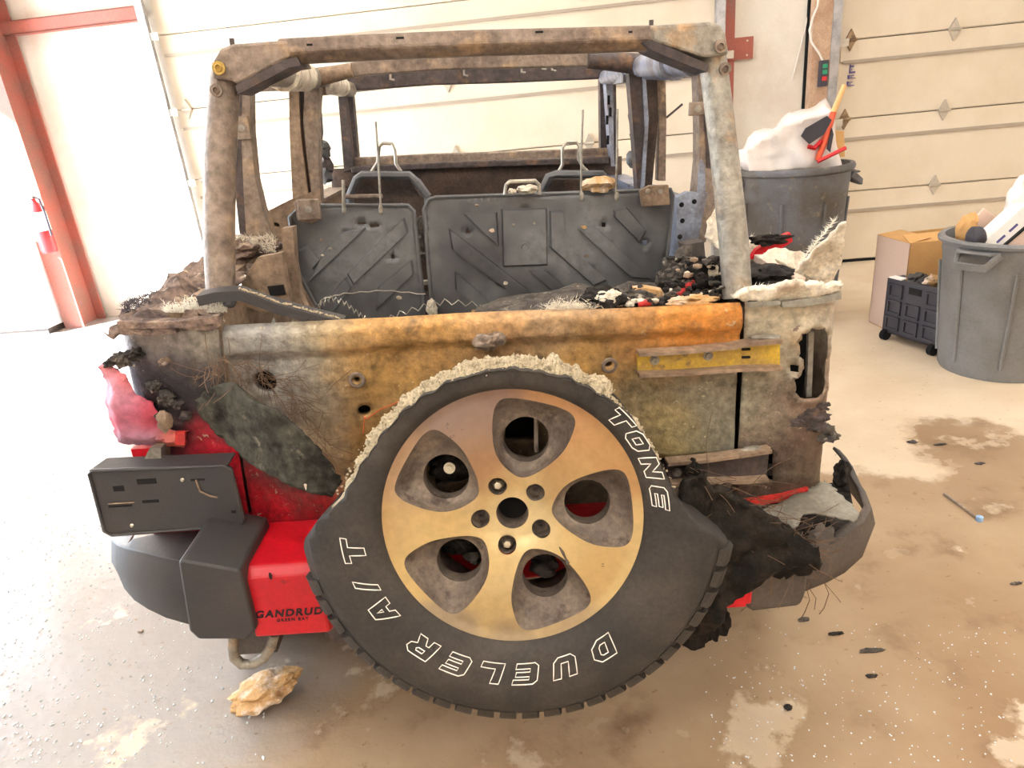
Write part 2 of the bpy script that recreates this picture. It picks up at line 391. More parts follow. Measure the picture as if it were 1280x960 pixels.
# back wall with its two sectional doors
uT = WL(205, 60)[0]-.02                   # left edge of door behind the car
uJ = WL(893, 15)[0]                       # its right edge
u2 = WL(1051, 60)[0]                      # left edge of the right-hand door
DT = 3.12
m = MB()
m.fbox(R, (UL-.2, V0, 0), (uT, V0+.2, HC)); m.fbox(R, (uT, V0, DT), (UR+.2, V0+.2, HC)); m.fbox(R, (uJ, V0, 0), (u2, V0+.2, DT))
struct(m.build('wall_back', 'wall_white'))
def door(name, ua, ub, hinges):
    root = empty(name, R(ua, V0)); struct(root)
    def fr(u, v, z): return R(u, V0+v, z)-R(ua, V0)
    zs = [.02, .64, 1.26, 1.88, 2.50, DT]
    for k in range(5):
        z0, z1 = zs[k]+.004, zs[k+1]-.003
        zr = z1-.145
        prof = [(.05, z0), (.008, z0), (0, z0+.008), (0, zr-.020), (-.016, zr-.014), (-.012, zr+.01), (0, z1-.006), (.004, z1), (.05, z1)]
        mb = MB(); vs = [fr(ua, a, b) for a, b in prof]
        mb.prism(vs, R(ub-ua, 0)); pn = mb.build('panel', 'door_panel', root)
        mb = MB(); mb.fbox(fr, (ua+.02, -.022, zr-.030), (ub-.02, -.002, zr-.006)); mb.build('ridge_shade_strip', 'ridge_shade', pn)  # darker strip added to stand in for shade under the ridge
    mb = MB(); mb.fbox(fr, (ua, .05, 0), (ub, .09, DT)); mb.build('seam_light_block', 'dull_plastic', root)  # unseen sheet added to stop daylight leaking through the seams
    mb = MB(); mb.fbox(fr, (ua+.01, .0, 0), (ub-.01, .05, .022)); mb.build('bottom_seal', 'hole_black', root)
    for u, z, mt in hinges:
        mb = MB(); h, wd = .085, .045
        mb.prism([fr(u, -.024, z-h), fr(u+wd, -.024, z), fr(u, -.024, z+h), fr(u-wd, -.024, z)], R(0, .022))
        mb.tube([fr(u-wd, -.03, z), fr(u+wd, -.03, z)], .012, 8); mb.build('hinge', mt, root)
    return root
hz = []
for px, py, z in ((1060, 45, 1.88), (1056, 150, 1.26), (1050, 240, .64)): hz.append((u2+.07, z, 'rust_hinge'))
for px, py, z in ((1192, 37, 1.88), (1179, 137, 1.26), (1166, 232, .64)): hz.append((WL(1179, 137)[0], z, 'door_metal'))
for z in (.64, 1.26, 1.88, 2.5): hz.append((WL(1179, 137)[0]+1.15, z, 'door_metal'))
door('door_2', u2, UR-.25, hz)
uh = WL(569, 186)[0], WL(736, 172)[0]
hz = [(u, z, 'door_metal') for u in (uh[0], uh[1], uh[0]-(uh[1]-uh[0]), uT+.1, uJ-.1) for z in (.64, 1.26, 1.88)]
door('door_1', uT, uJ, hz)
# tracks and jambs
def wallbox(name, m_, u0, u1, z0, z1, d, off=0.):
    mb = MB(); mb.fbox(R, (u0, V0-off-d, z0), (u1, V0-off, z1)); return mb.build(name, m_)
def track(name, u, label):
    root = tag(empty(name, R(u, V0-.02)), label, 'door track')
    def fr(a, b, z): return R(a, b-.02, z)
    mb = MB()
    for a, b in ((0, .075), (0, .006)): pass
    mb.fbox(fr, (-.035, -.09, .0), (.035, -.084, HC-.4)); mb.fbox(fr, (-.035, -.084, 0), (-.029, .0, HC-.4)); mb.fbox(fr, (.029, -.084, 0), (.035, -.04, HC-.4))
    mb.build('rail', 'galvanised', root)
    for z in (.62, 1.24, 1.86, 2.48):
        mb = MB(); mb.fbox(fr, (-.03, -.08, z-.03), (.11, -.07, z+.03)); mb.build('bracket', 'door_metal', root)
        mb = MB(); o = fr(.06, -.06, z); mb.lathe(o, R(1, 0), [(.022, 0), (.022, .025)], 12); mb.build('roller', 'door_metal', root)
    return root
track('door_track', uT-.05, 'galvanised vertical door track left of the burnt car by the white wall')
track('door_track', uJ+.03, 'steel door track behind the right roof corner of the burnt car')
track('door_track', u2-.09, 'shiny vertical door track beside the beige right-hand door')
struct(wallbox('trim_1', 'red_iron', uJ+.08, uJ+.16, 0, DT, .05))
ub = WL(1010, 50)[0]; uc = WL(1034, 50)[0]
struct(wallbox('trim_2', 'brown_trim', ub, uc, 0, HC, .12))
struct(wallbox('trim_3', 'hole_black', ub-.022, ub, 0, HC, .02))
ra, rz = WL(908, 68, .03); rb_, rz2 = WL(942, 45, .03)
mb = MB(); mb.fbox(R, (ra, V0-.03, rz2-.17), (rb_, V0-.001, rz2)); o = mb.build('steel_plate', 'red_iron'); tag(o, 'rusty red steel plate screwed to the pale wall behind the roof bar', 'plate')
for du, dz in ((.05, .03), (.05, .14), (.2, .03), (.2, .14)):
    mb = MB(); mb.lathe(R(rb_-du, V0-.03, rz2-dz), -R(0, 1), [(.008, 0), (.008, .006)], 8); q = mb.build('screw', 'nut_metal', o)
# safety sensor with its cables
su, sz = WL(1028, 92, .14)
root = tag(empty('door_sensor', R(su, V0-.13, sz-.1)), 'small dark control box with green and red buttons on brown door trim', 'control box')
def fr(a, b, z): return R(a, b, z)
mb = MB(); mb.fbox(fr, (-.03, -.06, 0), (.03, .01, .2)); mb.build('housing', 'crate_black', root, bevel=.004)
for z, mt in ((.155, 'green_light'), (.11, 'green_light'), (.06, 'red_plastic')):
    mb = MB(); mb.fbox(fr, (-.018, -.07, z-.016), (.018, -.06, z+.016)); mb.build('button', mt, root)
def wline(pp, off): return [R(*((lambda q: (q[0], V0-off, q[1]))(WL(a, b, off)))) for a, b in pp]
mb = MB(); mb.tube(wline([(1029, 78), (1025, 68), (1014, 52), (1012, 38), (1016, 22), (1022, 8), (1026, -20)], .15), .009, 6)
tag(mb.build('cable', 'cable_white', None, True), 'pale cable curving down to the small control box on the trim', 'cable')
mb = MB(); mb.tube(wline([(1017, -10), (1010, 20), (1000, 62), (990, 100)], .012), .006, 6)
tag(mb.build('cable', 'cable_white', None, True), 'thin pale cord hanging slanted across the wall left of the brown trim', 'cable')
# printed stickers on the right-hand door
for (a, b, c, d) in ((1061, 80, 1069, 92), (1059, 93, 1069, 99), (1058, 101, 1067, 108)):
    q0 = WL(a, d); q1 = WL(c, b); root = None
    mb = MB(); hgt = (q1[1]-q0[1])
    for k in range(3):
        z0 = q0[1]+hgt*k/3; mb.fbox(R, (q0[0]+.012*((k*7) % 2), V0-.019, z0), (q1[0]-.014*((k*5) % 3), V0-.015, z0+hgt*.2))
    mb.fbox(R, (q0[0], V0-.0025, q0[1]), (q0[0]+(q1[0]-q0[0])*.25, V0-.0005, q1[1]))
    tag(mb.build('sticker', 'sticker_ink'), {80: 'small purple printed sticker on the right door, top of three', 93: 'small purple printed sticker on the right door, middle of three', 101: 'small purple printed sticker on the right door, lowest of three'}[b], 'sticker')
# left of the car: red steel frame, extinguisher, cabinet
mb = MB()
q0 = WL(-60, 40, .1); q1 = WL(182, 18, .1); zb = (q0[1]+q1[1])/2
mb.fbox(R, (UL, V0-.10, zb-.055), (uT-.1, V0-.09, zb+.055)); mb.fbox(R, (UL, V0-.1, zb+.045), (uT-.1, V0, zb+.055)); mb.fbox(R, (UL, V0-.1, zb-.055), (uT-.1, V0, zb-.045))
struct(mb.build('steel_girt', 'red_iron'))  # red steel girt running along the back wall
cu = WL(28, 200, .35)[0]
mb = MB(); mb.fbox(R, (cu-.10, V0-.40, 0), (cu+.10, V0-.385, HC)); mb.fbox(R, (cu-.10, V0-.07, 0), (cu+.10, V0-.055, HC)); mb.fbox(R, (cu-.008, V0-.39, 0), (cu+.008, V0-.06, HC))
tag(mb.build('steel_column', 'red_iron'), 'red steel column standing at the far left by the extinguisher', 'column')
eo = WL(52, 300, .5)
root = tag(empty('fire_extinguisher', R(eo[0]+.02, V0-.47, eo[1]-.12)), 'red fire extinguisher with white label hung on the red column', 'extinguisher')
mb = MB(); mb.lathe((0, 0, 0), (0, 0, 1), [(.06, 0), (.07, .02), (.07, .38), (.055, .43), (.025, .46), (.025, .49)], 20); mb.build('cylinder', 'red_plastic', root, True)
mb = MB(); mb.lathe((0, 0, .2), (0, 0, 1), [(.0712, 0), (.0712, .17)], 20, False); mb.build('paper_label', 'paper_white', root, True)
mb = MB(); mb.fbox(R, (-.015, -.10, .5), (.015, .03, .515)); mb.fbox(R, (-.015, -.09, .53), (.015, .03, .545)); mb.fbox(R, (-.018, -.018, .485), (.018, .018, .535)); mb.build('valve_handle', 'nut_metal', root)
mb = MB(); mb.tube([R(.02, 0, .5), R(.08, -.02, .48), R(.09, -.02, .35), R(.085, -.02, .15)], .01, 6); mb.build('hose', 'crate_black', root, True)
g = G(82, 410)-R(0, .22)
root = tag(empty('white_cabinet', g), 'white metal cabinet standing at the far left edge in glare', 'cabinet')
mb = MB(); mb.fbox(R, (-1.1, 0, .06), (0, .3, .9)); mb.build('body', 'white_enamel', root, bevel=.01)
for a in (-1.09, -.545):
    mb = MB(); mb.fbox(R, (a, -.022, .08), (a+.535, -.002, .88)); d = mb.build('cabinet_door', 'white_enamel', root, bevel=.004)
    mb = MB(); x = a+(.47 if a < -.6 else .05); mb.tube([R(x, -.022, .5), R(x, -.05, .5), R(x, -.05, .66), R(x, -.022, .66)], .006, 6); mb.build('handle', 'nut_metal', d)
mb = MB(); mb.fbox(R, (-1.07, .03, 0), (-.03, .28, .06)); mb.build('plinth', 'dull_plastic', root)
# unseen workshop ceiling lamps; rows behind the camera added to brighten the car
for u in (-1.6, 1.2, 4.0):
    for v in (-3.4, -1.6, 1.8):
        if u < 0 and v > 0: continue
        root = tag(empty('unseen_ceiling_lamp', R(u, v, HC)), 'long unseen lamp fixture on the workshop ceiling, placed to light the car', 'lamp', 'unseen ceiling lamps')
        mb = MB(); mb.fbox(R, (-.65, -.16, -.07), (.65, .16, 0)); mb.build('housing', 'white_enamel', root)
        mb = MB(); mb.fbox(R, (-.62, -.13, -.085), (.62, .13, -.07)); mb.build('diffuser', 'tube_light', root)
mb = MB(); mb.fbox(R, (UL-12, VB-6, -.22), (UL-.3, V0+8, -.05)); struct(mb.build('ground_outside', 'asphalt'))

# ================================================================== THE BURNT CAR (car coordinates, root leans 3 degrees)
car = tag(empty('burned_car'), 'burnt-out red off-road car with bare roof bars and a spare wheel on its tailgate', 'car')
car.matrix_world = CARM
KX = .068
def kx(z): return 1+KX*(1.164-z)            # the tub widens downwards
def XZ(px, py, y=0.):
    p = P(px, py, y); return (p.x/kx(p.z), p.z)
def pxl(lst, y=0.): return [XZ(a, b, y) for a, b in lst]
def sstep(a, b, x):
    t = max(0., min(1., (x-a)/(b-a))); return t*t*(3-2*t)
# ---- tailgate
tg_col = splats([(300, 425, 40, (152, 150, 146)), (350, 440, 45, (164, 162, 156)), (400, 420, 40, (168, 152, 120)), (460, 415, 40, (206, 160, 98)), (540, 405, 40, (214, 166, 104)), (620, 405, 40, (204, 162, 112)),
                 (700, 400, 40, (186, 154, 116)), (770, 398, 40, (178, 140, 96)), (850, 392, 40, (214, 146, 70)), (910, 392, 30, (206, 138, 66)), (870, 425, 26, (196, 128, 56)), (800, 425, 30, (190, 138, 78)),
                 (620, 432, 26, (150, 112, 76)), (500, 437, 26, (156, 120, 74)), (560, 432, 26, (176, 134, 78)), (460, 470, 34, (172, 136, 82)), (500, 480, 30, (190, 148, 84)), (740, 437, 26, (176, 138, 82)),
                 (720, 455, 26, (210, 160, 84)), (760, 462, 22, (196, 158, 100)), (350, 480, 34, (176, 174, 168)), (330, 520, 30, (150, 140, 126)), (395, 500, 30, (152, 140, 120)), (430, 520, 26, (140, 116, 84)),
                 (455, 545, 26, (186, 140, 76)), (430, 575, 30, (160, 132, 92)), (395, 540, 26, (172, 158, 132)), (800, 490, 30, (158, 140, 104)), (850, 510, 34, (146, 136, 112)), (890, 520, 34, (138, 134, 118)),
                 (850, 545, 30, (168, 150, 98)), (890, 555, 26, (126, 124, 108)), (830, 520, 20, (190, 166, 110)), (900, 480, 22, (134, 124, 106)), (305, 480, 26, (126, 116, 106)), (290, 450, 26, (144, 136, 122)),
                 (345, 560, 30, (62, 58, 56)), (375, 600, 26, (60, 56, 56)), (338, 590, 22, (80, 66, 64)), (332, 620, 20, (206, 26, 44)), (350, 640, 24, (214, 28, 46)), (318, 610, 18, (200, 26, 44)), (365, 622, 12, (120, 60, 58)), (400, 650, 30, (180, 34, 44)),
                 (560, 560, 70, (130, 112, 84)), (700, 560, 70, (120, 104, 84)), (640, 640, 80, (96, 84, 72)), (740, 640, 50, (128, 126, 108)), (520, 690, 60, (70, 60, 56)), (690, 500, 40, (150, 128, 92))], 16)
out = pxl([(278.5, 408), (440, 400), (600, 393), (760, 386), (925, 378), (926, 400), (921, 470), (917.5, 566)])
out += pxl([(835, 572), (790, 580)])+pxl([(780, 640), (600, 668), (318, 656), (304, 581), (290, 490)])
holes = [circle(XZ(446, 475), .0065), circle(XZ(455, 515), .014, 24), circle(XZ(762, 457), .009), circle(XZ(331, 478), .025, 24),
         pxl([(632, 520), (672, 520), (672, 553), (632, 553)]), pxl([(530, 575), (575, 560), (590, 600), (545, 612)])]
out = out[::-1]
pv, pf = sheet(out, holes, .011)
TC = P(640, 648, -.31)
def tg(x, z):
    y = 0.
    ztop = 1.161
    y -= .013*(sstep(1.085, 1.108, z))      # rolled top band
    y += .022*sstep(ztop-.02, ztop+.004, z)**2
    r = math.hypot((x-.03), z-.86)
    y += .012*(1-sstep(.29, .34, r))+.006*math.exp(-((r-.33)/.03)**2)
    y += .004*nv((x, 0, z), 5)+.0018*nv((x, 0, z), 22)
    return Vector((x*kx(z), y, z))
mb = MB(); vs = [tg(*p) for p in pv]; mb.add(vs, pf, [tg_col(v) for v in vs]); tailgate = mb.build('tailgate', 'scorched', car, True, .022)
# inner pressing behind the skin, coloured black for the shade inside the holes
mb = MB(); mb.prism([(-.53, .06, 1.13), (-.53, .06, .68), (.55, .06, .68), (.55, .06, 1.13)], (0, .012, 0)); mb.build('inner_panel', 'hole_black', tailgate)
# handle remains and a dent
mb = MB(); mb.chunk(P(608, 428, -.012), (.030, .012, .018), 3, .5); mb.chunk(P(622, 423, -.014), (.018, .014, .014), 5, .6); mb.build('handle_remains', 'burnt_steel', tailgate, True)
for px, py in ((762, 457), (446, 475)):
    mb = MB(); p = P(px, py, -.004); mb.lathe(p, (0, -1, 0), [(.019, 0), (.017, .003), (.011, .003), (.011, 0)], 20, False); mb.build('grommet', 'burnt_steel', tailgate, True)
mb = MB(); c0 = P(456, 520, -.01)
mb.tube([c0, P(458, 524, -.015), P(475, 512, -.02), P(492, 505, -.03), P(503, 500, -.05)], .0016, 5); mb.tube([c0, P(455, 528, -.012), P(454, 542, -.012)], .0016, 5)
mb.build('copper_wire', 'wire_copper', tailgate)
# lower strip of the gate under the hinge pocket
mb = MB(); o2 = pxl([(836, 585), (836, 640), (780, 655), (780, 590)], .02)[::1]
q = [P(a, b, .018) for a, b in ((780, 582), (780, 660), (915, 630), (917, 569))]
mb.prism(q, (0, .01, 0)); mb.build('lower_gate_panel', 'burnt_steel_dark', tailgate)
def hinge(name, mt, top, bot, yb, bolts, slots=()):
    h = None
    def rail(pts, hh, dd):
        s = MB(); pts3 = [P(a, b, yb-.012) for a, b in pts]
        s.sweep(pts3, [(-dd, -hh), (dd, -hh), (dd, hh), (-dd, hh)]); return s
    web = MB()
    pts = [P(a, b, yb-.004) for a, b in top]+[P(a, b, yb-.004) for a, b in bot[::-1]]
    web.prism(pts[::-1], (0, .012, 0)); h = web.build(name, mt, car)
    rail(top, .004, .016).build('flange', 'tan_steel', h); rail(bot, .004, .016).build('flange', 'tan_steel', h)
    for a, b in bolts:
        s = MB(); s.lathe(P(a, b, yb-.004), (0, -1, 0), [(.011, 0), (.011, .003), (.0075, .003), (.0075, .009), (.004, .009), (.004, .006)], 14); s.build('bolt', 'burnt_steel_grey', h, True)
    for a, b in slots:
        p = P(a, b, yb-.0095); s = MB(); s.box((p.x-.009, p.y-.0004, p.z-.002), (p.x+.009, p.y+.006, p.z+.002)); s.build('slot', 'hole_black', h)
    return h
hinge('upper_hinge', 'yellow_strap', [(797, 441), (850, 438), (915, 432), (935, 428), (975, 425)], [(797, 467), (850, 465), (920, 460), (940, 459), (975, 459)], -.018, [(818, 450), (885, 444.5)], [(933, 437), (933, 447)])
hinge('lower_hinge', 'burnt_steel_dark', [(833, 577), (880, 573), (930, 566), (962, 561)], [(838, 603), (880, 600), (930, 599), (958, 597)], -.016, [(846, 590)])
for a, b, c, d in ((932, 418, 980, 424), (926, 556, 962, 566)):
    mb = MB(); mb.chunk(P((a+c)/2, (b+d)/2, -.02), (.035, .012, .0045), a, .5); mb.build('hinge_cover', 'burnt_steel_grey', car, True)
mb = MB(); mb.prism([P(a, b, -.012) for a, b in ((954, 436), (968, 434), (968, 455), (954, 457))], (0, .02, 0)); mb.build('hinge_knuckle', 'burnt_steel_dark', car)
mb = MB(); mb.chunk(P(868, 618, -.05), (.016, .02, .075), 12, .35); mb.chunk(P(866, 588, -.04), (.018, .015, .03), 2, .4); mb.build('melted_strap', 'rubber_char', car, True)
# ---- quarter panels with rounded corners
RC = .05
def corner(s, z, sg, side=.735):
    a = abs(s)
    if a <= side: return Vector((s*kx(z), 0, z))
    t = (a-side)/RC
    if t <= PI/2: x, y = side+RC*math.sin(t), RC*(1-math.cos(t))
    else: x, y = side+RC, RC+(a-side-RC*PI/2)
    return Vector((sg*x*kx(z), y, z))
qr_col = splats([(950, 400, 30, (182, 172, 150)), (1000, 392, 30, (190, 180, 156)), (1040, 390, 30, (178, 166, 148)), (945, 440, 26, (150, 138, 116)), (985, 440, 20, (168, 158, 138)), (940, 500, 34, (150, 144, 126)),
                 (965, 520, 24, (146, 134, 118)), (1015, 508, 22, (146, 122, 104)), (975, 500, 18, (120, 102, 90)), (1040, 470, 26, (150, 132, 116)), (945, 545, 22, (128, 112, 96)), (990, 550, 26, (96, 76, 66)),
                 (1020, 560, 26, (104, 84, 70)), (1030, 520, 20, (112, 90, 76)), (965, 575, 22, (88, 74, 66)), (990, 600, 26, (84, 72, 60)), (1015, 590, 24, (112, 96, 78)), (945, 610, 22, (100, 90, 78)), (960, 630, 20, (72, 62, 54)), (1000, 425, 14, (172, 140, 100))], 12, 3.)
ZT, ZB = 1.158, .655
XS = XZ(928, 420)[0]+.003
out = [(XS, ZB), (1.55, ZB), (1.55, ZT+.03), (.80, ZT+.005), (XS, ZT)]
hl = pxl([(994, 490), (1000, 497), (1012, 498), (1026, 495), (1034, 485), (1038, 440), (1036, 420), (1028, 411), (1015, 411), (1003, 418), (998, 428), (999, 445), (1005, 450), (1005, 456), (1003, 463), (993, 475)])
pk = pxl([(930, 562), (966, 562), (966, 600), (930, 602)])
sq = pxl([(988, 456), (997, 456), (997, 464), (988, 464)])
pv, pf = sheet(out, [hl, pk, sq], .012)
mb = MB(); vs = []
for s, z in pv:
    v = corner(s, z, 1)
    dl = min(math.hypot(s-a, z-b) for a, b in hl)
    v.y += -.010*math.exp(-((dl-.012)/.008)**2)+.004*nv((s, 0, z), 6)+.002*nv((s, 0, z), 30)
    if z < .86 and s > .62: v.y += .005*nv((s, 1, z), 40)*sstep(.87, .80, z)
    vs.append(v)
mb.add(vs, pf, [qr_col(v) for v in vs]); qr = mb.build('quarter_panel', 'scorched', car, True, .004)
mb = MB(); hb = [Vector((x*kx(z), .015, z)) for x, z in hl]
cxm = sum(p.x for p in hb)/len(hb); czm = sum(p.z for p in hb)/len(hb)
mb.box((cxm-.07, .10, czm-.14), (min(cxm+.05, .77), .112, czm+.14)); mb.build('lamp_recess_back', 'hole_black', qr)  # recess back coloured black for the shade inside the lamp opening
mb = MB(); mb.box((.60, .03, .74), (.70, .04, .84)); mb.build('hinge_pocket', 'hole_black', qr)
mb = MB(); mb.sweep([P(1013, 415, .04), P(1010, 495, .04)], [(-.006, -.006), (.006, -.006), (.006, .006), (-.006, .006)], (0, 1, 0)); mb.build('lamp_bracket', 'burnt_steel_grey', qr)
mb = MB(); mb.chunk(P(1030, 541, .03), (.032, .03, .022), 21, .8); mb.chunk(P(1043, 545, .03), (.012, .014, .009), 3, .7); mb.build('melted_lump', 'char_grey', qr, True)
for i, (a, b, s) in enumerate(((1016, 522, .034), (998, 528, .016), (1029, 508, .016), (1022, 534, .022), (996, 411, .010))):
    mb = MB(); mb.chunk(P(a, b, .0), (s*.9, .005, s*.6), i+40, .9, 4); mb.build('slag', 'burnt_steel_dark' if i != 4 else 'burnt_steel', qr, True)
ql_col = splats([(160, 415, 22, (150, 142, 138)), (200, 420, 26, (164, 156, 148)), (255, 415, 26, (172, 164, 150)), (160, 440, 20, (110, 102, 108)), (210, 440, 20, (120, 112, 110)), (260, 435, 18, (146, 138, 126)), (270, 460, 16, (110, 104, 100)),
                 (200, 475, 46, (52, 47, 54)), (245, 482, 42, (52, 48, 50)), (150, 470, 30, (84, 76, 84)), (215, 520, 42, (44, 40, 46)), (180, 540, 30, (60, 52, 58)), (240, 515, 14, (60, 50, 54)), (252, 540, 15, (206, 40, 60)), (262, 565, 22, (222, 36, 58)),
                 (290, 580, 18, (218, 34, 54)), (300, 620, 26, (216, 30, 50)), (250, 600, 26, (206, 30, 50)), (230, 570, 16, (140, 40, 52)), (210, 600, 24, (56, 46, 52)), (170, 600, 24, (190, 40, 56)), (270, 650, 30, (170, 24, 40)), (285, 535, 12, (54, 48, 50)), (275, 500, 16, (58, 54, 56))], 7, 8.)
XL = XZ(277, 430)[0]-.002
out = [(-1.55, ZB-.02), (XL, ZB-.02), (XL, ZT), (-.80, ZT+.01), (-1.55, ZT+.03)]
pv, pf = sheet(out, [], .013)
mb = MB(); vs = []
for s, z in pv:
    v = corner(s, z, -1); v.y += .005*nv((s, 2, z), 6)+.002*nv((s, 0, z), 26); vs.append(v)
mb.add(vs, pf, [ql_col(v) for v in vs]); ql = mb.build('quarter_panel', 'scorched', car, True, .004)
for i, (a, b, s, mt) in enumerate(((205, 452, .010, 'burnt_steel'), (192, 482, .014, 'char_grey'), (208, 498, .018, 'char_grey'), (222, 505, .012, 'burnt_steel_dark'), (200, 518, .010, 'char_grey'), (232, 520, .012, 'burnt_steel_dark'), (152, 449, .02, 'char_grey'), (168, 443, .018, 'char'), (138, 453, .012, 'char'))):
    mb = MB(); mb.chunk(P(a, b, -.012), (s, .016, s*.8), i+60, .8); mb.build('slag', mt, ql, True)
# melted tail lamp on the left
tl = [(122, 459), (137, 457), (156, 469), (171, 493), (191, 504), (196, 513), (202, 530), (212, 537), (232, 540), (231, 558), (154, 555), (147, 552), (142, 540), (131, 499), (134, 480), (128, 467)]
o2 = ragged(pxl(tl, -.02), .008, .006, 3.)[::-1]
pv, pf = sheet(o2, [], .009)
cc = np.mean(np.array(o2), 0); mb = MB(); vs = []
for x, z in pv:
    d = min(math.hypot(x-a, z-b) for a, b in o2)
    vs.append(Vector((x*kx(z), -.02-.030*sstep(0, .03, d)+.006*nv((x, 0, z), 16), z)))
tcol = splats([(140, 490, 22, (214, 150, 170)), (160, 520, 24, (176, 84, 104)), (185, 520, 16, (206, 60, 76)), (160, 470, 14, (226, 110, 110)), (170, 545, 26, (160, 120, 140)), (215, 550, 14, (196, 96, 80)), (138, 530, 10, (210, 50, 70)), (130, 462, 12, (196, 110, 110))], 5)
mb.add(vs, pf, [tcol(v) for v in vs]); lamp = mb.build('tail_lamp', 'painted_attr', car, True, .03)
mb = MB(); mb.chunk(P(206, 526, -.055), (.016, .010, .024), 9, .6); mb.build('lamp_socket', 'tan_steel', lamp, True)
mb = MB(); mb.prism([P(a, b, -.052) for a, b in ((219, 540), (231, 540), (231, 556), (219, 556))][::-1], (0, .008, 0)); mb.build('reflector', 'red_melted', lamp)
mb = MB(); mb.prism([P(a, b, -.05) for a, b in ((171, 592), (187, 560), (201, 560), (202, 592))][::-1], (0, .05, 0)); mb.build('plate_bracket', 'burnt_steel_grey', car)
mb = MB(); mb.box((-.80, -.02, .62), (-.74, .05, .90)); mb.build('lower_valance', 'red_paint', car)
# license plate holder knocked loose
lp = [(112, 592), (116, 588), (280, 582), (289, 587), (305, 648), (301, 656), (140, 668.5), (131, 664)]
pts = [P(a, b, -.09) for a, b in lp]
mb = MB(); mb.prism(pts[::-1], (0, .012, 0)); plate = mb.build('plate_holder', 'black_plastic', car, bevel=.003)
mb = MB(); q = [p+Vector((0, -.0, 0)) for p in pts]
mb.tube([p+Vector((0, -.001, 0)) for p in pts], .004, 6, closed=True); mb.build('edge_rib', 'black_plastic', plate, True)
mb = MB(); mb.prism([P(112, 590, -.088), P(285, 583, -.088), P(285, 583, -.088)+Vector((0, .05, .004)), P(120, 590, -.088)+Vector((0, .05, .004))], (0, 0, .004)); mb.build('top_lip', 'black_plastic', plate)
for a, b, wd, hh in ((148, 611, .022, .012), (183, 602, .04, .012), (188, 627, .035, .006), (247, 600, .03, .004), (150, 633, .05, .003), (292, 640, .01, .006)):
    p = P(a, b, -.0915); mb = MB(); mb.box((p.x-wd/2, p.y, p.z-hh/2), (p.x+wd/2, p.y+.003, p.z+hh/2)); mb.build('slot', 'hole_black', plate)
for a, b in ((228, 600), (165, 657)):
    mb = MB(); mb.lathe(P(a, b, -.091), (0, -1, 0), [(.005, 0), (.003, .003)], 10); mb.build('screw', 'nut_metal', plate, True)
mb = MB(); mb.tube([P(245, 600, -.093), P(250, 614, -.093), P(262, 620, -.093), P(272, 622, -.093)], .0022, 5); mb.tube([P(135, 630, -.093), P(168, 628, -.093)], .0015, 5); mb.build('melted_glue', 'tan_steel', plate)
# ---- rear bumper
zt = .70
mb = MB()
def bprof(f): return [(-.03, .52), (-.03, .70), (f+.02, .704), (f, .685), (f, .535), (f+.025, .525)]
st_ = [(-.53, -.225), (-.37, -.225), (-.33, -.085), (.36, -.085), (.40, -.225), (.55, -.225)]
rows = [[(x, y, z) for y, z in bprof(f)] for x, f in st_]
mb.add([p for r_ in rows for p in r_], [(i*6+j, i*6+(j+1) % 6, (i+1)*6+(j+1) % 6, (i+1)*6+j) for i in range(5) for j in range(6)]+[tuple(range(5, -1, -1)), tuple(range(30, 36))]); bumper = mb.build('bumper_beam', 'red_paint', car, bevel=.006)
fp = [(222, 703), (228, 700), (299, 713), (303, 722), (320, 788), (308, 800), (248, 800), (236, 789)]
mb = MB(); mb.prism([P(a, b, -.245) for a, b in fp][::-1], (0, .2, 0)); mb.build('bumper_guard', 'black_plastic', car, True, bevel=.012)
top = [(139, 674, .03), (146, 681, -.02), (160, 686, -.06), (179, 690, -.09), (200, 696, -.115), (232, 702, -.14)]
bot = [(150, 722, .03), (156, 737, -.02), (168, 751, -.06), (185, 762, -.09), (208, 773, -.115), (240, 782, -.14)]
a = [P(*t) for t in top]; b = [P(*t) for t in bot]; n = len(a)
mid = [(p*.5+q*.5)+Vector((-.006, -.010, 0)) for p, q in zip(a, b)]
back = [Vector((p.x+.05 if i == 0 else max(p.x, -.86), .06 if i == 0 else -.03, p.z+.008)) for i, p in enumerate(a)]
bb = [Vector((p.x+.06, .06, p.z)) for p in b]
mb = MB(); rows = [bb, b, mid, a, back]
mb.add([p for r_ in rows for p in r_], [(i*n+j, i*n+j+1, (i+1)*n+j+1, (i+1)*n+j) for i in range(4) for j in range(n-1)])
mb.build('bumper_end_cap', 'black_plastic', car, True, .006, bevel=.006)
# right end, melted open
fp = [(928, 741), (935, 764), (941, 766), (1002, 759), (1009, 742), (1014, 700), (940, 716)]
mb = MB(); mb.prism([P(a_, b_, -.22) for a_, b_ in fp], (0, .16, 0)); mb.build('bumper_guard', 'dull_plastic', car, True, bevel=.012)
top = [(1000, 696, -.19), (1014, 689, -.18), (1041, 679, -.15), (1064, 665, -.11), (1080, 652, -.06), (1089, 637, 0.), (1082, 616, .06), (1074, 600, .12), (1066, 584, .17), (1058, 572, .21), (1050, 562, .25)]
bot = [(1000, 742, -.19), (1012, 737, -.18), (1034, 728, -.15), (1056, 716, -.11), (1078, 696, -.06), (1089, 668, 0.), (1088, 652, .06), (1084, 640, .12), (1078, 630, .17), (1072, 622, .21), (1066, 614, .25)]
a = [P(*t) for t in top]; b = [P(*t) for t in bot]; n = len(a)
for i in range(n): a[i].z += .010*nv(a[i], 30)
rows = [b, [p.lerp(q, .5)+Vector((.006, -.008, 0)) for p, q in zip(b, a)], a, [p+Vector((-.012, .012, .006)) for p in a]]
mb = MB(); mb.add([p for r_ in rows for p in r_], [(i*n+j, i*n+j+1, (i+1)*n+j+1, (i+1)*n+j) for i in range(3) for j in range(n-1)])
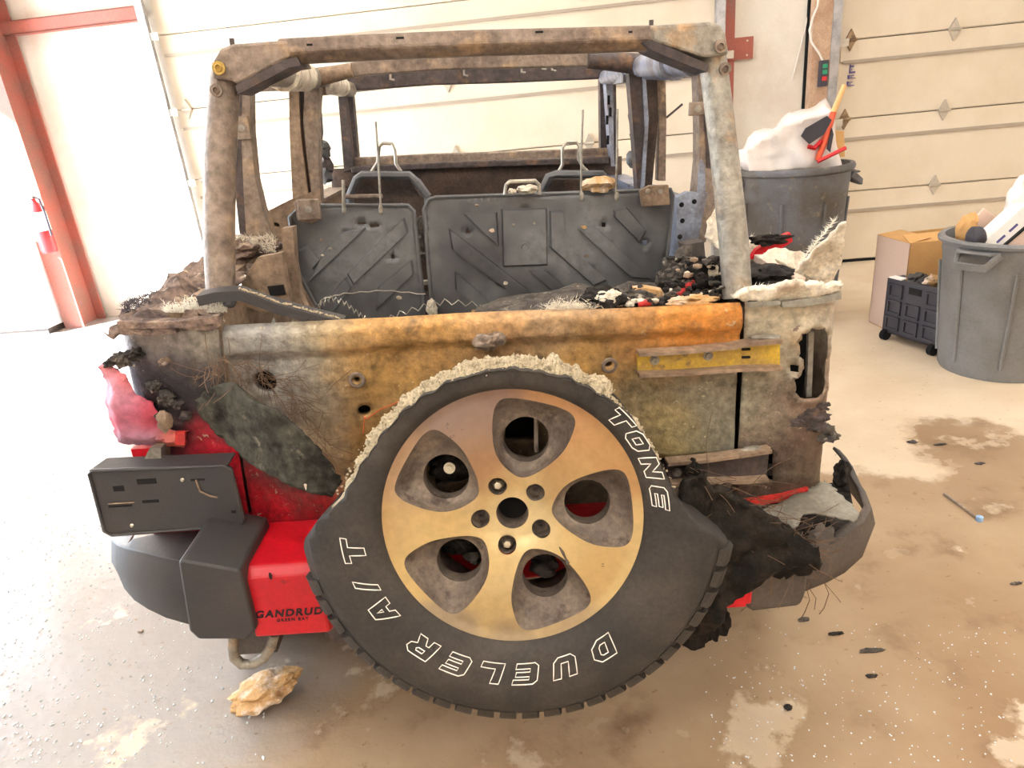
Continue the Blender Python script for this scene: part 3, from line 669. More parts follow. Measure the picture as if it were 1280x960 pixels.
endr = mb.build('bumper_end_cap', 'dull_plastic', car, True, .008)
o2 = [PZ(a_, b_, .69) for a_, b_ in ((944, 636), (1010, 616), (1028, 598), (1046, 614), (1062, 629), (1076, 640), (1068, 651), (1049, 646), (1020, 640), (1002, 645), (995, 660), (970, 648), (946, 644))]
pv, pf = sheet(ragged([(p.x, p.y) for p in o2][::-1], .01, .012, 2.), [], .014)
mb = MB(); mb.add([(x, y, .69+.008*nv((x, y, 0), 12)) for x, y in pv], pf); mb.build('bumper_top_skin', 'grey_plastic_burnt', endr, True, .005)
mb = MB(); mb.prism([PZ(a_, b_, .60) for a_, b_ in ((930, 668), (1010, 690), (1070, 650), (1060, 600), (1000, 610), (930, 650))], (0, 0, -.02)); mb.build('bumper_inside', 'char', endr)
for pt_, sz_, sd_ in (((1012, 664, -.11), (.05, .03, .03), 31), ((1052, 592, .13), (.02, .02, .04), 8), ((1000, 650, -.1), (.014, .014, .02), 4)):
    mb = MB(); mb.chunk(P(*pt_), sz_, sd_, .6); mb.build('melted_plastic', 'char', endr, True)
mb = MB(); mb.chunk(P(1024, 668, -.13), (.034, .022, .022), 77, .6); mb.build('melted_plastic', 'dull_plastic', endr, True)
mb = MB(); mb.sweep([P(905, 632, -.015), P(940, 627, -.015), (P(980, 621, -.01)), P(1010, 612, .0)], [(-.008, -.008), (.008, -.008), (.008, .007), (-.008, .007)]); mb.build('sill_edge', 'red_melted', car, True)
mb = MB(); mb.chunk(P(908, 648, -.12), (.010, .012, .02), 15, .7); mb.build('red_remnant', 'red_melted', car, True)
# melted tyre and gate remains between the wheel and the right bumper end
for i, (a_, b_, y, sx, sy, sz) in enumerate(((892, 640, -.12, .05, .06, .06), (905, 690, -.14, .07, .06, .06), (940, 680, -.13, .07, .05, .035), (885, 720, -.12, .05, .06, .06), (925, 650, -.1, .05, .04, .03), (960, 660, -.1, .05, .04, .022), (890, 770, -.10, .035, .05, .05))):
    mb = MB(); mb.chunk(P(a_, b_, y), (sx, sy, sz), i+90, .7, 4); mb.build('melted_rubber', 'rubber_char' if i != 4 else 'char_grey', car, True)
sk = [(842, 640), (856, 612), (880, 596), (905, 622), (950, 640), (985, 655), (1008, 676), (1014, 700), (1000, 708), (960, 722), (932, 730), (918, 738), (902, 745), (894, 764), (872, 800), (842, 800)]
o2 = [(p_.x, p_.z) for p_ in (P(a_, b_, -.235) for a_, b_ in sk)]
pv, pf = sheet(ragged(o2, .01, .012, 9.), [], .011)
mb = MB(); mb.add([(x, -.262+.03*sstep(.70, .78, z)+.028*noise.fractal(Vector((x*14, 3, z*14)), .9, 2, 4), z) for x, z in pv], pf); mb.build('melted_rubber_skirt', 'rubber_char', car, True, .02)
mb = MB(); p = P(916, 750, -.235); mb.box((p.x-.03, p.y, p.z-.02), (p.x+.03, p.y+.04, p.z+.03)); mb.build('bumper_corner', 'red_paint', car)
# dealer lettering on the bumper
def text(body, size, name, mt, parent, loc, rot, shear=0., bold=0., extr=.0004, space=1.):
    c = bpy.data.curves.new(name, 'FONT'); c.body = body; c.size = size; c.shear = shear; c.offset = bold; c.extrude = extr; c.align_x = 'CENTER'; c.space_character = space
    o = bpy.data.objects.new(name, c); COL.objects.link(o)
    me = bpy.data.meshes.new_from_object(o.evaluated_get(bpy.context.evaluated_depsgraph_get())); bpy.data.objects.remove(o)
    me.materials.append(MATS[mt]); q = bpy.data.objects.new(name, me); COL.objects.link(q); q.parent = parent; q.location = loc; q.rotation_euler = rot
    return q
pa = P(364, 770, -.2262); pb = P(322, 770, -.2262); pc = P(406, 768, -.2262)
text('GANDRUD', .0250, 'dealer_lettering', 'ink', bumper, P(361, 770, -.2262), (PI/2, 0, 0), .25, .0009, space=1.22)
text('GREEN BAY', .0105, 'dealer_lettering', 'ink', bumper, P(366, 776, -.2262), (PI/2, 0, 0), 0, .0002, space=1.3)
mb = MB(); mb.chunk(P(338, 720, -.2255), (.0035, .002, .009), 3, .5, 2); mb.build('paint_chip', 'ink', bumper)
# tow ring
mb = MB(); ring = [P(a_, b_, -.2) for a_, b_ in ((292, 790), (291, 808), (293, 822), (302, 830), (316, 830), (330, 822), (338, 810), (343, 792))]
mb.tube(ring, .0115, 10); mb.build('tow_ring', 'burnt_steel_grey', car, True)
mb = MB(); mb.box((-.60, -.2, .47), (-.5, .1, .53)); mb.build('tow_mount', 'dull_plastic', car)

# ---- spare wheel (own frame: e1 right, e2 up, nn towards the viewer; sagged 13 degrees)
ta, tb = math.radians(13), math.radians(-4)
nn = Vector((math.sin(tb)*math.cos(ta), -math.cos(tb)*math.cos(ta), math.sin(ta)))
e1 = Vector((math.cos(tb), math.sin(tb), 0)); e2 = nn.cross(e1)
if e2.z < 0: e2 = -e2
def T(r, th, wv): return TC+e1*(r*math.cos(th))+e2*(r*math.sin(th))+nn*wv
def TX(x, y, wv): return TC+e1*x+e2*y+nn*wv
def rmax(th):                               # how much rubber the fire left, by angle
    d = math.degrees(th) % 360
    keys = [(0, .328), (8, .302), (25, .290), (45, .290), (70, .286), (90, .283), (115, .283), (135, .284), (150, .290), (165, .305), (171, .318), (176, .345), (182, .388), (188, .420), (196, .44), (335, .44), (350, .43), (356, .37), (360, .328)]
    for (a_, x), (b_, y) in zip(keys, keys[1:]):
        if a_ <= d <= b_: return x+(y-x)*(d-a_)/(b_-a_)
prof = [(.243, -.012), (.2495, .004), (.262, .014), (.285, .022), (.310, .026), (.340, .028), (.368, .025), (.386, .015), (.3865, .012), (.399, .0), (.411, -.016), (.419, -.034), (.422, -.06), (.424, -.12), (.421, -.19), (.410, -.225), (.37, -.245), (.32, -.25), (.28, -.245), (.245, -.225), (.238, -.19), (.238, -.05)]
mb = MB(); NT = 240; k = len(prof); vs = []
for i in range(NT):
    th = 2*PI*i/NT; rm = rmax(th)+(.006*noise.noise(Vector((math.cos(th)*14, math.sin(th)*14, 1))) if rmax(th) < .425 else 0)
    for r, wv in prof:
        if r > rm: r, wv = rm+(r-rm)*.03, wv*.9-.004
        vs.append(T(r, th, wv))
mb.add(vs, [(i*k+j, ((i+1) % NT)*k+j, ((i+1) % NT)*k+(j+1) % k, i*k+(j+1) % k) for i in range(NT) for j in range(k)])
tyre = mb.build('spare_tire', 'rubber', car, True)
# tread blocks on the lower arc that survived: shoulder row and second row
bmsh = None
for row, (r0, r1, w0, w1, off) in enumerate(((.372, .402, -.050, -.004, 0), (.385, .404, -.105, -.058, .5))):
    for i in range(58):
        d = (i+off)*360/58
        if not (194 <= d <= 350): continue
        if bmsh is None or row != bmsh[0]:
            q = MB(); hw = .0165
            if row == 0: sec = [(.394, .0075), (.408, .002), (.418, -.008), (.433, -.036), (.433, -.060), (.405, -.060)]
            else: sec = [(.41, w1), (.430, w1), (.430, w0), (.41, w0)]
            ns = len(sec)
            vv = [Vector((r, s*(hw if r > .40 else hw*.9), wv)) for s in (-1, 1) for r, wv in sec]
            ff = [tuple(range(ns-1, -1, -1)), tuple(range(ns, 2*ns))]+[(j, (j+1) % ns, ns+(j+1) % ns, ns+j) for j in range(ns)]
            q.add(vv, ff); o = q.build('tread_block', 'rubber', tyre, bevel=.0)
            bmsh = (row, o.data)
        else:
            o = bpy.data.objects.new('tread_block', bmsh[1]); COL.objects.link(o); o.parent = tyre
        th = math.radians(d)
        rx = e1*math.cos(th)+e2*math.sin(th); ry = -e1*math.sin(th)+e2*math.cos(th)
        M4 = Matrix.Identity(4)
        for a_ in range(3): M4[a_][0] = rx[a_]; M4[a_][1] = ry[a_]; M4[a_][2] = nn[a_]; M4[a_][3] = TC[a_]
        o.matrix_local = M4
mb = MB(); mb.tube([T(.3866, math.radians(d), .0148) for d in range(196, 338, 2)], .0012, 5); mb.build('sidewall_rib', 'rubber', tyre, True)
# outlined letters, each one its own piece
GL = {'D': [[(0, 0), (0, 1), (.62, 1), (.9, .72), (.9, .25), (.6, 0)], [(.3, .26), (.52, .26), (.6, .36), (.6, .66), (.5, .74), (.3, .74)]],
      'U': [[(0, .2), (0, 1), (.3, 1), (.3, .3), (.6, .3), (.6, 1), (.9, 1), (.9, .2), (.72, 0), (.18, 0)]],
      'E': [[(0, .15), (0, .85), (.15, 1), (.9, 1), (.9, .76), (.32, .76), (.32, .62), (.85, .62), (.85, .4), (.32, .4), (.32, .25), (.9, .25), (.9, 0), (.15, 0)]],
      'L': [[(0, 0), (0, 1), (.32, 1), (.32, .28), (.9, .28), (.9, 0)]],
      'R': [[(0, 0), (0, 1), (.7, 1), (.9, .8), (.9, .55), (.72, .42), (.92, 0), (.58, 0), (.42, .34), (.3, .34), (.3, 0)], [(.3, .58), (.55, .58), (.6, .66), (.55, .76), (.3, .76)]],
      'A': [[(0, 0), (.28, 1), (.72, 1), (1, 0), (.68, 0), (.62, .24), (.38, .24), (.32, 0)], [(.44, .46), (.56, .46), (.5, .74)]],
      '/': [[(0, 0), (.3, 1), (.55, 1), (.25, 0)]],
      'T': [[(.3, 0), (.3, .72), (0, .72), (0, 1), (.95, 1), (.95, .72), (.62, .72), (.62, 0)]],
      'N': [[(0, 0), (0, 1), (.28, 1), (.62, .46), (.62, 1), (.9, 1), (.9, 0), (.62, 0), (.28, .54), (.28, 0)]],
      'O': [[(0, .2), (0, .8), (.2, 1), (.7, 1), (.9, .8), (.9, .2), (.7, 0), (.2, 0)], [(.3, .3), (.6, .3), (.6, .7), (.3, .7)]],
      'S': [[(0, 0), (.6, 0), (.9, .2), (.9, .5), (.75, .62), (.35, .66), (.35, .76), (.9, .76), (.9, 1), (.2, 1), (0, .84), (0, .55), (.15, .42), (.55, .36), (.55, .26), (0, .26)]]}
def sidew(r):
    for (a_, x), (b_, y) in zip(prof, prof[1:]):
        if a_ <= r <= b_: return x+(y-x)*(r-a_)/(b_-a_)
    return .02
def letter(ch, px, py, rin, h, wid, flip=True, shear=.22):
    d = ray(px, py); t = (TC+nn*.024-CAM).dot(nn)/d.dot(nn); p = CAM+d*t-TC
    th = math.atan2(p.dot(e2), p.dot(e1)); root = None
    q = MB()
    for lp_ in GL[ch]:
        pts = []
        for x, y in resample(lp_, .25):
            xx = (x-.45+shear*(y-.5))*wid; r = rin+y*h
            a_ = th-xx/(rin+h/2)             # letter tops point outward, text runs clockwise
            pts.append(T(r, a_, sidew(r)+.0006))
        q.tube(pts, .00115, 5, closed=True)
    return q.build('raised_letter', 'letter_white', tyre, True)
for ch, px, py in (('D', 743, 796), ('U', 702, 822), ('E', 657, 833), ('L', 614, 833), ('E', 574, 823), ('R', 530, 807), ('A', 480, 764), ('/', 459, 727), ('T', 441, 690)):
    letter(ch, px, py, .283, .040, {'/': .05, 'A': .05, 'R': .054, 'T': .05}.get(ch, .050))
for ch, px, py in (('E', 829, 622), ('N', 822, 583), ('O', 809, 545), ('T', 790, 510)):
    letter(ch, px, py, .262, .030, .046)
# ash crust left on the burnt arc
th0, th1 = math.radians(4), math.radians(178); NA = 260; sec = 9
mb = MB(); vs = []
for i in range(NA+1):
    th = th0+(th1-th0)*i/NA; d = math.degrees(th); rm = rmax(th)
    en = min(1, (d-4)/24, (178-d)/20); en = max(0, en)
    wdt = (.004+.031*en)*(1+.5*noise.noise(Vector((th*9, 0, 2))))
    if d < 50: wdt *= .55
    for j in range(sec):
        t = j/(sec-1); q = Vector((math.cos(th)*26, math.sin(th)*26, j*.9))
        r = rm-.014*en+wdt*math.sin(PI*t)**.6*1.0+.008*noise.fractal(q*1.6, .7, 2, 4)*en
        wv = .006-.11*t+.006*noise.noise(q*1.7)
        vs.append(T(r, th, wv))
mb.add(vs, [(i*sec+j, i*sec+j+1, (i+1)*sec+j+1, (i+1)*sec+j) for i in range(NA) for j in range(sec-1)]); mb.build('ash_crust', 'ash', tyre)
mb = MB(); rnd = random.Random(3)
for i in range(700):
    d = rnd.uniform(10, 172); th = math.radians(d); r = rmax(th)+rnd.uniform(-.008, .022 if d > 50 else .008); s = rnd.uniform(.001, .003)
    mb.chunk(T(r, th, rnd.uniform(-.03, .014)), (s, s, s), i, .4, 1)
o = mb.build('ash_flakes', 'ash', tyre); o['kind'] = 'stuff'
# ---- alloy rim
RR = .2475
ANG = [math.radians(6+72*i) for i in range(5)]
LUG = [math.radians(43+72*i) for i in range(5)]
def pocket(a_, grow=0.):
    # rounded wedge: wide outside, narrow towards the hub
    raw = [(.074, -3), (.084, 12), (.106, 22), (.138, 25), (.190, 21.5), (.222, 18), (.2325, 13), (.229, 0), (.2325, -15), (.226, -22), (.195, -25), (.160, -27), (.120, -24), (.090, -17)]
    pts = [Vector((r*math.cos(math.radians(x)), r*math.sin(math.radians(x)))) for r, x in raw]
    for _ in range(2):                      # corner cutting
        pts = [q for i in range(len(pts)) for q in (pts[i]*.75+pts[(i+1) % len(pts)]*.25, pts[i]*.25+pts[(i+1) % len(pts)]*.75)]
    c = Vector((.150, 0)); out_ = []
    for p in pts:
        d = (p-c); p = c+d*(1-grow/d.length); out_.append((p.x*math.cos(a_)-p.y*math.sin(a_), p.x*math.sin(a_)+p.y*math.cos(a_)))
    return out_
hole_c = [(.146*math.cos(a_), .146*math.sin(a_)) for a_ in ANG]
hole_r = .0445
pocks = [pocket(a_) for a_ in ANG]
lugs = [circle((.0625*math.cos(a_), .0625*math.sin(a_)), .0178, 28) for a_ in LUG]
bore = circle((0, 0), .0315, 40)
pv, pf = sheet(circle((0, 0), RR, 120), pocks+lugs+[bore], .009)
def face(x, y):
    r = math.hypot(x, y)
    return -.004-.022*(1-sstep(.02, .17, r))+.004*sstep(.232, .2475, r)-.006*sstep(.075, .05, r)
rim_col = splats([(560, 512, 34, (158, 132, 118)), (620, 515, 30, (150, 120, 104)), (590, 540, 26, (160, 128, 108)), (700, 520, 34, (196, 146, 102)), (765, 570, 34, (204, 156, 104)), (500, 590, 34, (196, 158, 120)), (480, 650, 34, (210, 172, 118)), (530, 680, 36, (226, 190, 128)), (600, 570, 30, (188, 146, 110)), (640, 740, 36, (216, 184, 130)), (770, 700, 40, (224, 188, 128)), (640, 640, 34, (230, 200, 146)), (640, 792, 20, (172, 148, 118)), (560, 780, 22, (176, 152, 122)), (720, 780, 22, (186, 158, 120)), (480, 560, 24, (168, 140, 122)), (600, 700, 26, (226, 192, 132)), (720, 610, 26, (206, 166, 112))], 10, 5.)
mb = MB(); vs = [TX(x, y, face(x, y)) for x, y in pv]; mb.add(vs, pf, [tuple(k_*f_ for k_, f_ in zip(rim_col(v), (.80, .86, .92))) for v in vs]); rim = mb.build('spare_rim', 'rim_attr', car, True)
for i, a_ in enumerate(ANG):
    lo = pocks[i]; hc = hole_c[i]; n = len(lo); rows = []
    steps = [(0, 0), (.10, .006), (.32, .020), (.75, .030), (1, .034), (1, .075)]
    vs = []
    for t, dz in steps:
        for x, y in lo:
            an = math.atan2(y-hc[1], x-hc[0]); hx, hy = hc[0]+hole_r*math.cos(an), hc[1]+hole_r*math.sin(an)
            X_, Y_ = x+(hx-x)*t, y+(hy-y)*t
            vs.append(TX(X_, Y_, face(x, y)*(1-t)+(-.006)*t-dz))
    mb = MB(); mb.add(vs, [(s*n+j, s*n+(j+1) % n, (s+1)*n+(j+1) % n, (s+1)*n+j) for s in range(len(steps)-1) for j in range(n)])
    mb.build('spoke_pocket', 'rim_pocket', rim, True)
def well(c, r, depth, mt, name):
    mb = MB(); n = 28; z0 = face(*c); vs = []
    for rr_, dz in ((r, 0), (r*.97, -.004), (r*.9, -depth), (.002, -depth)):
        vs += [TX(c[0]+rr_*math.cos(2*PI*j/n), c[1]+rr_*math.sin(2*PI*j/n), z0+dz) for j in range(n)]
    mb.add(vs, [(s*n+j, s*n+(j+1) % n, (s+1)*n+(j+1) % n, (s+1)*n+j) for s in range(3) for j in range(n)]); return mb.build(name, mt, rim, True)
for i, a_ in enumerate(LUG):
    c = (.0625*math.cos(a_), .0625*math.sin(a_)); well(c, .0178, .028, 'rim_pocket', 'lug_hole')
    z0 = face(*c)-.028
    if i in (1, 3):
        mb = MB(); mb.lathe(TX(*c, z0), nn, [(.0135, 0), (.0125, .008), (.0105, .010), (.0105, .022), (.007, .027), (.001, .0275)], 6); mb.build('lug_nut', 'nut_metal', rim)
    else:
        mb = MB(); mb.lathe(TX(*c, z0+.0005), nn, [(.007, 0), (.007, .004), (.003, .004), (.003, 0)], 14); mb.build('stud_hole', 'burnt_steel_dark', rim, True)
mb = MB(); n = 40; vs = []
for rr_, dz in ((.0315, 0), (.0300, -.004), (.0295, -.07)): vs += [TX(rr_*math.cos(2*PI*j/n), rr_*math.sin(2*PI*j/n), face(0, 0)+dz) for j in range(n)]
mb.add(vs, [(s*n+j, s*n+(j+1) % n, (s+1)*n+(j+1) % n, (s+1)*n+j) for s in range(2) for j in range(n)]); mb.build('hub_bore', 'rim_pocket', rim, True)
vs = []; n = 96; mb = MB()
for rr_, dz in ((RR, -.0), (RR+.004, -.003), (RR+.003, -.012), (.235, -.02), (.222, -.06), (.21, -.19), (.235, -.225)): vs += [TX(rr_*math.cos(2*PI*j/n), rr_*math.sin(2*PI*j/n), dz) for j in range(n)]
mb.add(vs, [(s*n+j, s*n+(j+1) % n, (s+1)*n+(j+1) % n, (s+1)*n+j) for s in range(6) for j in range(n)]); mb.build('rim_barrel', 'rim_pocket', rim, True)
mb = MB(); mb.tube([TX(.088, -.062, face(.1, -.06)+.002), TX(.094, -.072, face(.1, -.07)+.002), TX(.100, -.085, face(.1, -.09)+.002), TX(.104, -.094, face(.1, -.1)+.002)], [.001, .003, .002, .004], 6); mb.build('burn_drip', 'char_grey', rim, True)
# carrier and charred things seen through the spokes
mb = MB(); mb.lathe(TX(0, 0, -.10), -nn, [(.085, 0), (.085, .02), (.05, .03), (.05, .2)], 24); mb.build('wheel_carrier', 'burnt_steel_dark', car, True)
mb = MB(); mb.lathe(TX(0, 0, -.085), -nn, [(.05, 0), (.05, .012)], 20); mb.build('carrier_cap', 'hole_black', car)
mb = MB(); q0 = TX(.045, .145, -.16); mb.sweep([TX(.052, .20, -.13), TX(.05, .10, -.11)], [(-.004, -.012), (.004, -.012), (.004, .012), (-.004, .012)]); mb.build('carrier_rib', 'burnt_steel', car)
mb = MB(); mb.lathe(TX(-.128, .072, -.11), nn, [(.012, 0), (.012, .004), (.007, .004), (.007, .012), (.003, .012), (.003, .009)], 14); mb.build('carrier_bolt', 'nut_metal', car, True)
mb = MB(); mb.chunk(TX(-.125, .065, -.15), (.05, .03, .03), 33, .5); mb.build('burnt_remains', 'char', car, True)
for i, (x, y, s, mt) in enumerate(((-.11, -.10, .05, 'char'), (-.09, -.13, .022, 'char_grey'), (-.13, -.09, .03, 'char'), (.065, -.115, .045, 'char'), (.04, -.10, .02, 'char_grey'), (.085, -.11, .018, 'char_grey'), (.06, -.16, .03, 'dull_plastic'))):
    mb = MB(); mb.chunk(TX(x, y, -.15), (s, .03, s*.6), i+110, .5); mb.build('burnt_remains', mt, car, True)

for i, (x, y, sx_, sz_) in enumerate(((-.16, -.08, .09, .06), (.0, -.07, .10, .05), (-.07, -.12, .09, .05), (.06, -.12, .08, .045))):
    mb = MB(); mb.chunk((x+.03, y-.01, .715), (sx_*.8, .05, sz_*.7), i+150, .6, 4); mb.build('burnt_remains', 'char', car, True)
# ---- hanging melted sheet and wires left of the wheel
fl = [(251, 520), (246, 498), (262, 484), (290, 478), (312, 498), (345, 512), (376, 540), (397, 561), (416, 585), (427, 604), (412, 621), (388, 617), (334, 591), (301, 570), (272, 545)]
def fly(x): return -.045-.16*sstep(-.66, -.36, x)
o2 = [];
for a_, b_ in fl:
    y = -.1
    for _ in range(6): p = P(a_, b_, y); y = fly(p.x)
    o2.append((p.x, p.z))
pv, pf = sheet(ragged(o2[::-1], .008, .007, 5.), [], .01)
mb = MB(); mb.add([(x, fly(x)+.012*nv((x, 0, z), 9)+.004*nv((x, 0, z), 40), z) for x, z in pv], pf)
flap = mb.build('melted_liner', 'liner', car, True, .006)
mb = MB(); p = [P(384, 598, -.19), P(382, 606, -.2), P(383, 612, -.2)]; mb.tube(p, [.003, .004, .002], 6); mb.build('ash_smear', 'fibre', flap, True)
def wires(name, n, start, spread, ln, seed, rr_=.0007, mt='wire_rust', parent=car, sag=.25, dirv=None, y0=-.05):
    rnd = random.Random(seed); q = MB()
    for i in range(n):
        s0 = start[rnd.randrange(len(start))]; p = P(s0[0]+rnd.gauss(0, spread), s0[1]+rnd.gauss(0, spread), y0+rnd.uniform(-.05, .01)-(s0[2] if len(s0) > 2 else 0))
        d = Vector((rnd.gauss(0, 1), rnd.gauss(-.2, .35), rnd.gauss(0, 1)))
        if dirv: d = d*.6+Vector(dirv)
        d.normalize(); L_ = ln*rnd.uniform(.4, 1.3); pts = [p]; c = Vector((rnd.gauss(0, 1), 0, rnd.gauss(0, 1)))*.28
        for k_ in range(9):
            d = (d+c*.5+Vector((0, 0, -sag*.22))).normalized(); pts.append(pts[-1]+d*L_/9)
        q.tube(pts, rr_, 4, False)
    o = q.build(name, mt, parent); o['kind'] = 'stuff'; return o
wires('frayed_wires', 110, [(275, 455), (300, 460), (320, 465), (345, 480), (365, 510), (385, 540)], 9, .09, 11, .0006, 'wire_rust', car, .1, (.5, -.1, -.4), -.02)
wires('frayed_wires', 26, [(270, 456), (280, 458)], 6, .06, 12, .0008, 'wire_rust', car, .1, (.4, -.1, .1), -.02)
wires('frayed_wires', 70, [(880, 600), (900, 640), (930, 650), (960, 670)], 14, .13, 14, .0007, 'wire_rust', car, .3, (.3, -.3, 0), -.14)
wires('frayed_wires', 60, [(960, 690), (990, 680), (1000, 700), (970, 670)], 9, .11, 15, .0007, 'wire_rust', car, .6, (.4, -.2, -.3), -.18)
mb = MB()
for pp in (((1008, 735), (1012, 750), (1006, 765), (1000, 775)), ((1012, 736), (1020, 748), (1018, 762)), ((1030, 728), (1036, 742), (1030, 760), (1024, 768))):
    mb.tube([P(a_, b_, -.2) for a_, b_ in pp], .0009, 4)
o = mb.build('hanging_wires', 'wire_rust', car); o['kind'] = 'stuff'
for pts in (((372, 470), (400, 500), (418, 480), (440, 462)), ((380, 500), (404, 515), (398, 540)), ((395, 560), (410, 590), (420, 606))):
    mb = MB(); mb.tube([P(a_, b_, -.02) for a_, b_ in pts], .0009, 4); mb.build('loose_wire', 'wire_rust', car)

# ---- roof bars
roof = MB()
yl = [.10, .13, .17, .20]
LP = [P(276, 366, .09), P(274, 300, .12), P(275, 200, .16), P(281, 108, .20), P(283, 82, .20)]
RP = [P(922, 372, .09), P(917, 300, .12), P(905, 190, .16), P(892, 84, .20), P(889, 58, .20)]
mb = MB(); mb.tube(LP, [.031, .033, .033, .031, .029], 18); bl_ = mb.build('roof_post', 'burnt_steel', car, True)
mb = MB(); mb.tube(RP, [.033, .033, .031, .030, .028], 18); br_ = mb.build('roof_post', 'burnt_steel_grey', car, True)
oct_ = [(-.03, .005), (-.03, .022), (.03, .022), (.03, -.006), (.012, -.034), (-.02, -.034)]
mb = MB(); mb.sweep([P(352, 60, .19), P(470, 54, .19), P(590, 49, .19), P(710, 46, .19), P(820, 43, .19)], [(-.03, -.024), (-.03, .015), (.03, .015), (.034, -.012), (.012, -.032), (-.02, -.032)])
rbar = mb.build('roof_crossbar', 'burnt_steel', car, bevel=.005)
for a_, b_, l in ((387, 56, .012), (500, 47.5, .016), (674, 40, .016), (345, 60, .010), (788, 40, .008), (830, 38, .010), (866, 39, .010), (310, 63, .010)):
    p = P(a_, b_, .158); q = MB(); q.box((p.x-l/2, p.y-.001, p.z-.002), (p.x+l/2, p.y+.004, p.z+.002)); q.build('slot', 'hole_black', rbar)
def gusset(pl_, fl_, mt):
    q = MB(); q.prism([P(a_, b_, .155) for a_, b_ in pl_][::-1], (0, .07, 0)); g_ = q.build('corner_gusset', mt, car, bevel=.006)
    q = MB(); q.prism([P(a_, b_, .150) for a_, b_ in fl_][::-1], (0, .10, 0)); q.build('gusset_flange', 'burnt_steel_dark', g_); return g_
g1 = gusset([(264, 98), (266, 76), (275, 61), (290, 55), (360, 50), (364, 70), (356, 75), (296, 106), (290, 101)], [(294, 107), (356, 74), (371, 71), (376, 82), (362, 84), (297, 118)], 'burnt_steel')
g2 = gusset([(812, 32), (835, 30), (888, 27), (900, 30), (907, 40), (912, 68), (887, 72), (880, 72), (815, 52)], [(802, 53), (815, 50), (886, 80), (884, 90), (866, 84), (815, 63)], 'burnt_steel_grey')
for a_, b_, g_ in ((274, 85, g1), (271, 113, g1), (900, 58, g2), (906, 86, g2)):
    y = .150 if g_ in (g1, g2) and b_ in (85, 58) else .163
    q = MB(); q.lathe(P(a_, b_, y), (0, -1, 0), [(.013, 0), (.013, .005), (.009, .005), (.006, .008), (.005, .003)], 14); q.build('bolt', 'yellow_strap' if b_ == 85 else 'burnt_steel', g_, True)
for a_, b_, g_ in ((290, 52, g1), (814, 29, g2)):
    q = MB(); p = P(a_, b_, .18); q.box((p.x-.004, p.y-.004, p.z-.012), (p.x+.004, p.y+.004, p.z+.006)); q.build('stud', 'burnt_steel_dark', g_)
# side rails, second hoop, windscreen header
rl = [(338, 88, .24), (362, 93, .62), (392, 98, 1.1), (416, 105, 1.6), (437, 112, 2.1)]
rr2 = [(868, 75, .24), (830, 79, .62), (800, 83, 1.1), (776, 90, 1.6), (757, 97, 2.1)]
for l, mt in ((rl, 'burnt_steel_grey'), (rr2, 'sky_tinted_steel')):
    mb = MB(); mb.tube([P(*t) for t in l], .034, 12); sr = mb.build('side_rail', mt, car, True)
    mb = MB(); mb.tube([P(*l[0]).lerp(P(*l[1]), .55), P(*l[1]).lerp(P(*l[2]), .55)], [.044, .042], 12); mb.build('peeled_paint', 'fibre' if l is rl else mt, sr, True)
    mb = MB(); mb.tube([P(*l[2]).lerp(P(*l[3]), .35), P(*l[3]).lerp(P(*l[4]), .45)], [.042, .040], 12); mb.build('peeled_paint', 'fibre' if l is rl else mt, sr, True)
bxp = [(-.022, -.022), (.022, -.022), (.022, .022), (-.022, .022)]
mb = MB(); mb.sweep([P(394, 96, 1.1), P(450, 86, 1.1), P(560, 78, 1.1), P(735, 74.5, 1.1), P(797, 78, 1.1)], bxp); hoop = mb.build('middle_hoop', 'burnt_steel', car, bevel=.005)
mb = MB(); mb.tube([P(395, 97, 1.07), P(440, 88, 1.07)], [.03, .022], 10); mb.build('hoop_sleeve', 'tan_steel', hoop, True)
mb = MB(); mb.tube([P(799, 80, 1.07), P(735, 75, 1.07)], [.034, .026], 10); mb.build('hoop_sleeve', 'burnt_steel_dark', hoop, True)
mb = MB(); mb.sweep([P(432, 104, 2.12), P(540, 96, 2.12), P(640, 93, 2.12), P(760, 88, 2.12)], [(-.03, -.036), (.03, -.036), (.03, .036), (-.03, .036)]); hd = mb.build('windscreen_header', 'burnt_steel_dark', car, bevel=.006)
for a_, b_ in ((580, 92), (690, 86), (488, 97), (652, 88), (678, 84)):
    q = MB(); q.tube([P(a_, b_-5, 2.06), P(a_, b_+2, 2.05), P(a_+5, b_+3, 2.05)], .006, 5); q.build('hook', 'burnt_steel_grey', hd)
wsd = MB()
for pl_, mt, nm in (([(428, 108), (440, 110), (448, 200), (452, 210), (440, 210)], 'burnt_steel_dark', 'windscreen_pillar'), ([(750, 96), (757, 95), (766, 205), (752, 205), (751, 188)], 'burnt_steel_dark', 'windscreen_pillar')):
    mb = MB(); mb.prism([P(a_, b_, 2.1) for a_, b_ in pl_], (0, .06, 0)); mb.build(nm, mt, car)
for pl_, mt in (([(422, 112), (430, 112), (442, 212), (430, 214)], 'burnt_steel_dark'), ([(757, 96), (767, 97), (770, 208), (764, 208)], 'sky_tinted_steel'), ([(766, 104), (770, 104), (772, 206), (768, 206)], 'burnt_steel_dark')):
    mb = MB(); mb.prism([P(a_, b_, 2.0) for a_, b_ in pl_], (0, .08, 0)); mb.build('door_post', mt, car)
for a_, b_ in ((761, 125), (759, 150), (760, 175), (763, 140)):
    q = MB(); p = P(a_, b_, 1.995); q.box((p.x-.006, p.y, p.z-.02), (p.x+.006, p.y+.004, p.z+.02)); q.build('slot', 'hole_black', car)
